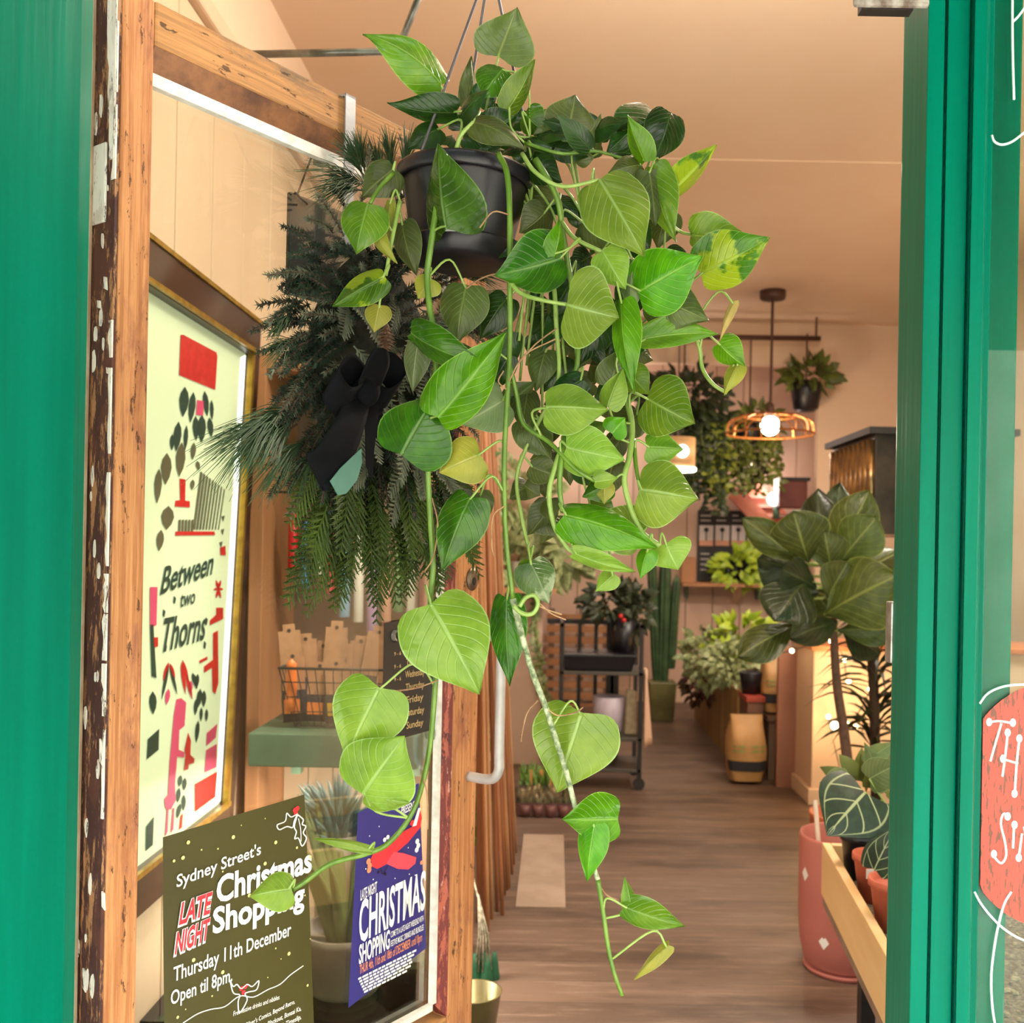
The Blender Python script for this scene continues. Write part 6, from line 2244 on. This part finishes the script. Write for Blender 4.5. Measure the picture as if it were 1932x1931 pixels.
plank(near_, far_, .024, bb_, bt).build('side_board', m_plank, t, bevel=.002)
plank(near_ + sdv * .55, far_ + sdv * .55, .024, bb_, bt).build('side_board', m_plank, t, bevel=.002)
plank(far_ - vdir * .024 + sdv * .025, far_ + sdv * .025, .52, bb_, bt).build('end_board', m_plank, t, bevel=.002)
plank(near_ + sdv * .025, far_ - vdir * .03 + sdv * .025, .52, bb_ + .005, bt - .055).build('gravel_bed', plain('gravel', '#8a7a68', .9, hx2='#4f443a', scale=90, bump=.8), t)
plank(near_, far_ - vdir * .03, .57, bb_ - .02, bb_).build('base_board', m_cabd, t)
m = M()
rg = random.Random(3)
for i in range(420):
    q = near_ + vdir * rg.uniform(.3, 1.45) + sdv * rg.uniform(.04, .5)
    m.ball((q.x, q.y, bt - .053), rg.uniform(.005, .010), 5, 4, (1, rg.uniform(.7, 1.2), .7))
st_ = m.build('gravel_stones', plain('gravel_stone', '#b09a80', .8, hx2='#5b5046', scale=45), t)
st_['kind'] = 'stuff'
for k1, k2 in ((.25, .03), (.25, .5), (1.4, .1), (1.4, .5)):
    q = near_ + vdir * k1 + sdv * k2
    M().box(q.x, q.y, 0, q.x + .04, q.y + .04, bb_ - .02).build('leg', m_iron, t)
# sack of soil beneath
c = near_ + vdir * .78 + sdv * .16
t = thing('soil_sack', 'glossy black plastic sack of soil on the floor beneath the gravel trough', 'sack', (c.x, c.y, 0))
m_bag = plain('black_film', '#131418', .18, hx2='#202228', scale=14, bump=.5)


def fnb(u, v):
    an = 2 * math.pi * u
    k = math.sin(math.pi * (.12 + .82 * v)) ** .5 * (1 + .06 * math.sin(an * 4 + v * 7))
    return V((c.x + .12 * k * math.cos(an), c.y + .2 * k * math.sin(an), .36 * v))


M().grid(fnb, 28, 16).build('sack_body', m_bag, t, True)
m_wl = plain('white_print_small', '#d5d6da', .5)
M().grid(lambda u, v: fnb(.52 + .05 * u, .5 + .3 * v) + V((-.004, -.002, 0)), 3, 4).build('printed_label', m_wl, t, True)
# pink pot on the floor
c = P(1590, 1800, 3.4)
t = thing('pink_pot', 'large empty salmon pink pot with white stickers on the plank floor', 'pot', (c.x, 3.4, 0))
rp = .150
m_pp = plain('salmon_clay', '#b0675c', .55, hx2='#a86056', scale=5)
hp_ = P(1560, 1600, 3.4 - rp).z + .005
M().lathe([(rp * .72, 0.012), (rp * .86, .03), (rp * .96, .1), (rp, .2), (rp * 1.0, hp_ - .012), (rp * .98, hp_), (rp * .93, hp_ - .004), (rp * .92, .1), (rp * .8, .04), (0, .04)], (c.x, 3.4, 0), 44).build('pot_body', m_pp, t, True)
M().lathe([(rp * .82, 0), (rp * .87, .010), (rp * .87, .016), (rp * .75, .016), (0, .012)], (c.x, 3.4, 0), 40).build('saucer', m_pp, t, True)
m_stk = plain('white_sticker', '#e2ddd6', .5)
for px, py, s0 in [(1527, 1660, .016), (1551, 1777, .016)]:
    q = P(px, py, 3.3)
    # on the curved side
    an = math.asin(max(-1, min(1, (q.x - c.x) / rp)))
    rr0 = rp * 1.005 if py < 1700 else rp * .975

    def stk(u, v, an=an, z=q.z, rr0=rr0, s0=s0):
        a_, b_ = (u - .5) * 2, (v - .5) * 2
        dx, dz = (a_ - b_) * .5 * s0 * 1.15, (a_ + b_) * .5 * s0 * 1.5
        w_ = an + dx / rr0
        return V((c.x + rr0 * math.sin(w_), 3.4 - rr0 * math.cos(w_), z + dz))
    M().grid(stk, 4, 4).build('sticker', m_stk, t, True)
tag(M().tube([(P(1548, 1640, 3.36)), P(1538, 1510, 3.42)], .008, 8).build('white_stake', plain('white_cane', '#d9c9b8', .5)), 'slim white stake standing in the empty pink pot', 'stake')
bpy.data.objects['white_stake'].data.transform(Matrix.Translation((0, 0, 0)))
# anthurium and small pots in the trough
gz = bt - .055


def small_pot(name, label, px, py, d, r_, h_, mat, cat='pot', group=None):
    q = P(px, py, d)
    t = thing(name, label, cat, (q.x, d, gz), group)
    M().lathe([(r_ * .72, 0), (r_ * .95, h_ * .85), (r_ * 1.04, h_ * .86), (r_ * 1.04, h_), (r_ * .94, h_), (r_ * .9, h_ * .88), (0, h_ * .88)], (q.x, d, gz), 26).build('pot', mat, t, True)
    return t, V((q.x, d, gz + h_ * .88))


m_terra = plain('terracotta', '#b5583f', .7, hx2='#a64f38', scale=10)
m_lab = plain('label_white', '#d8cfc6', .6)
t, q = small_pot('crystal_anthurium', 'anthurium with large dark heart leaves and white veins in a terracotta pot', 1692, 1690, 2.42, .065, .12, m_terra, 'plant')
LA = N('anthurium_leaf')


def anth():
    k = LA
    uv = k.n('ShaderNodeUVMap')
    spx = k.n('ShaderNodeSeparateXYZ')
    k.l(uv.outputs[0], spx.inputs[0])
    a = k.math('ABSOLUTE', k.math('SUBTRACT', k.math('MULTIPLY', spx.outputs[1], 2.0), 1.0))
    mid = k.math('SUBTRACT', 1.0, k.step(a, .022, .05))
    tt = k.math('SUBTRACT', k.math('MULTIPLY', spx.outputs[0], 3.6), k.math('MULTIPLY', a, 1.7))
    fr = k.math('ABSOLUTE', k.math('SUBTRACT', k.math('FRACT', k.math('ADD', tt, 10.2)), .5))
    side = k.math('MULTIPLY', k.step(fr, .44, .475), k.math('SUBTRACT', 1.0, k.step(a, .78, .82)))
    rim_ = k.math('MULTIPLY', k.step(a, .74, .77), k.math('SUBTRACT', 1.0, k.step(a, .79, .82)))
    vm = k.math('MAXIMUM', mid, k.math('MAXIMUM', side, k.math('MULTIPLY', rim_, .8)))
    f = k.noise(k.coords(), 40)
    c = k.mix(k.step(f, .4, .7), lin('#1e2b1e'), lin('#2a3a28'))
    c = k.mix(vm, c, lin('#9da27a'))
    k.l(c, k.b.inputs['Base Color'])
    k.b.inputs['Roughness'].default_value = .4


anth()
for (bx, by, tx, ty, w_, d, kk) in [(1632, 1496, 1560, 1578, 158, 2.36, 0), (1600, 1468, 1548, 1480, 50, 2.5, 1), (1650, 1640, 1690, 1560, 70, 2.3, 0), (1640, 1470, 1700, 1440, 70, 2.5, 1)]:
    b, e = P(bx, by, d), P(tx, ty, d - .03)
    M().leaf(b, e, (CAM - b).normalized() + V((0, 0, .25)), w_ * d / FPX, 8, .06, .22, 14, 6, .004).build('leaf', LA.m if not kk else LM['g'], t, True)
    M().tube(smoothpath([b, b.lerp(q, .5) + V((.02, 0, .03)), q], 5), .0028, 6).build('leaf_stalk', m_vpale, t, True)
M().box(q.x - .022, 2.36, gz + .10, q.x - .010, 2.362, gz + .24).build('plant_label', m_lab, t)
t, q = small_pot('terracotta_pot', 'plain terracotta pot with white tag standing in the gravel trough', 1652, 1668, 2.62, .058, .12, m_terra)
M().box(q.x - .045, 2.555, gz + .075, q.x - .025, 2.557, gz + .10).build('tag', m_lab, t)
t, q = small_pot('nursery_pot', 'small black nursery pot with white label at the far end of the gravel trough', 1620, 1640, 2.78, .05, .13, m_pot)
M().box(q.x - .006, 2.74, gz + .11, q.x + .022, 2.742, gz + .13).build('plant_label', m_lab, t)
m = M()
cluster(m, q + V((.03, 0, .12)), .07, 26, .09, 91, -.3, (1, .7, 1))
m.build('foliage', m_f2, t, True)
t, q = small_pot('leafy_houseplant', 'leafy green houseplant rising beside the anthurium at the green frame', 1742, 1640, 2.75, .055, .12, m_pot, 'plant')
for (bx, by, tx, ty, w_) in [(1632, 1440, 1690, 1400, 46), (1660, 1470, 1630, 1400, 40), (1600, 1470, 1545, 1478, 40), (1680, 1480, 1640, 1450, 60), (1600, 1490, 1560, 1510, 30)]:
    b, e = P(bx, by, 2.7), P(tx, ty, 2.68)
    M().leaf(b, e, (CAM - b).normalized() + V((0, 0, .4)), w_ * 2.7 / FPX, 18, .08, .1, 8, 3).build('leaf', LM['g'], t, True)
    M().tube(smoothpath([b, b.lerp(q, .5), q], 4), .003, 6).build('leaf_stalk', m_vpale, t, True)

# stay arm at the head of the door
m_steel = plain('brushed_steel', '#a5a29d', .35, .6, '#6f6b66', 20)
t = thing('stay_arm', 'two jointed grey metal rods fixed above the open door', 'stay', P(750, 97, 2.3))
a, b, c = P(455, 103, 2.32), P(750, 97, 2.3), P(800, -30, 2.3)
M().tube([a, b], .0085, 10).build('rod', m_steel, t, True)
M().tube([b, c, V((c.x + .03, 2.3, CEIL))], .0085, 10).build('rod', m_steel, t, True)
M().ball(b, .013, 10, 8).build('joint', m_steel, t, True)
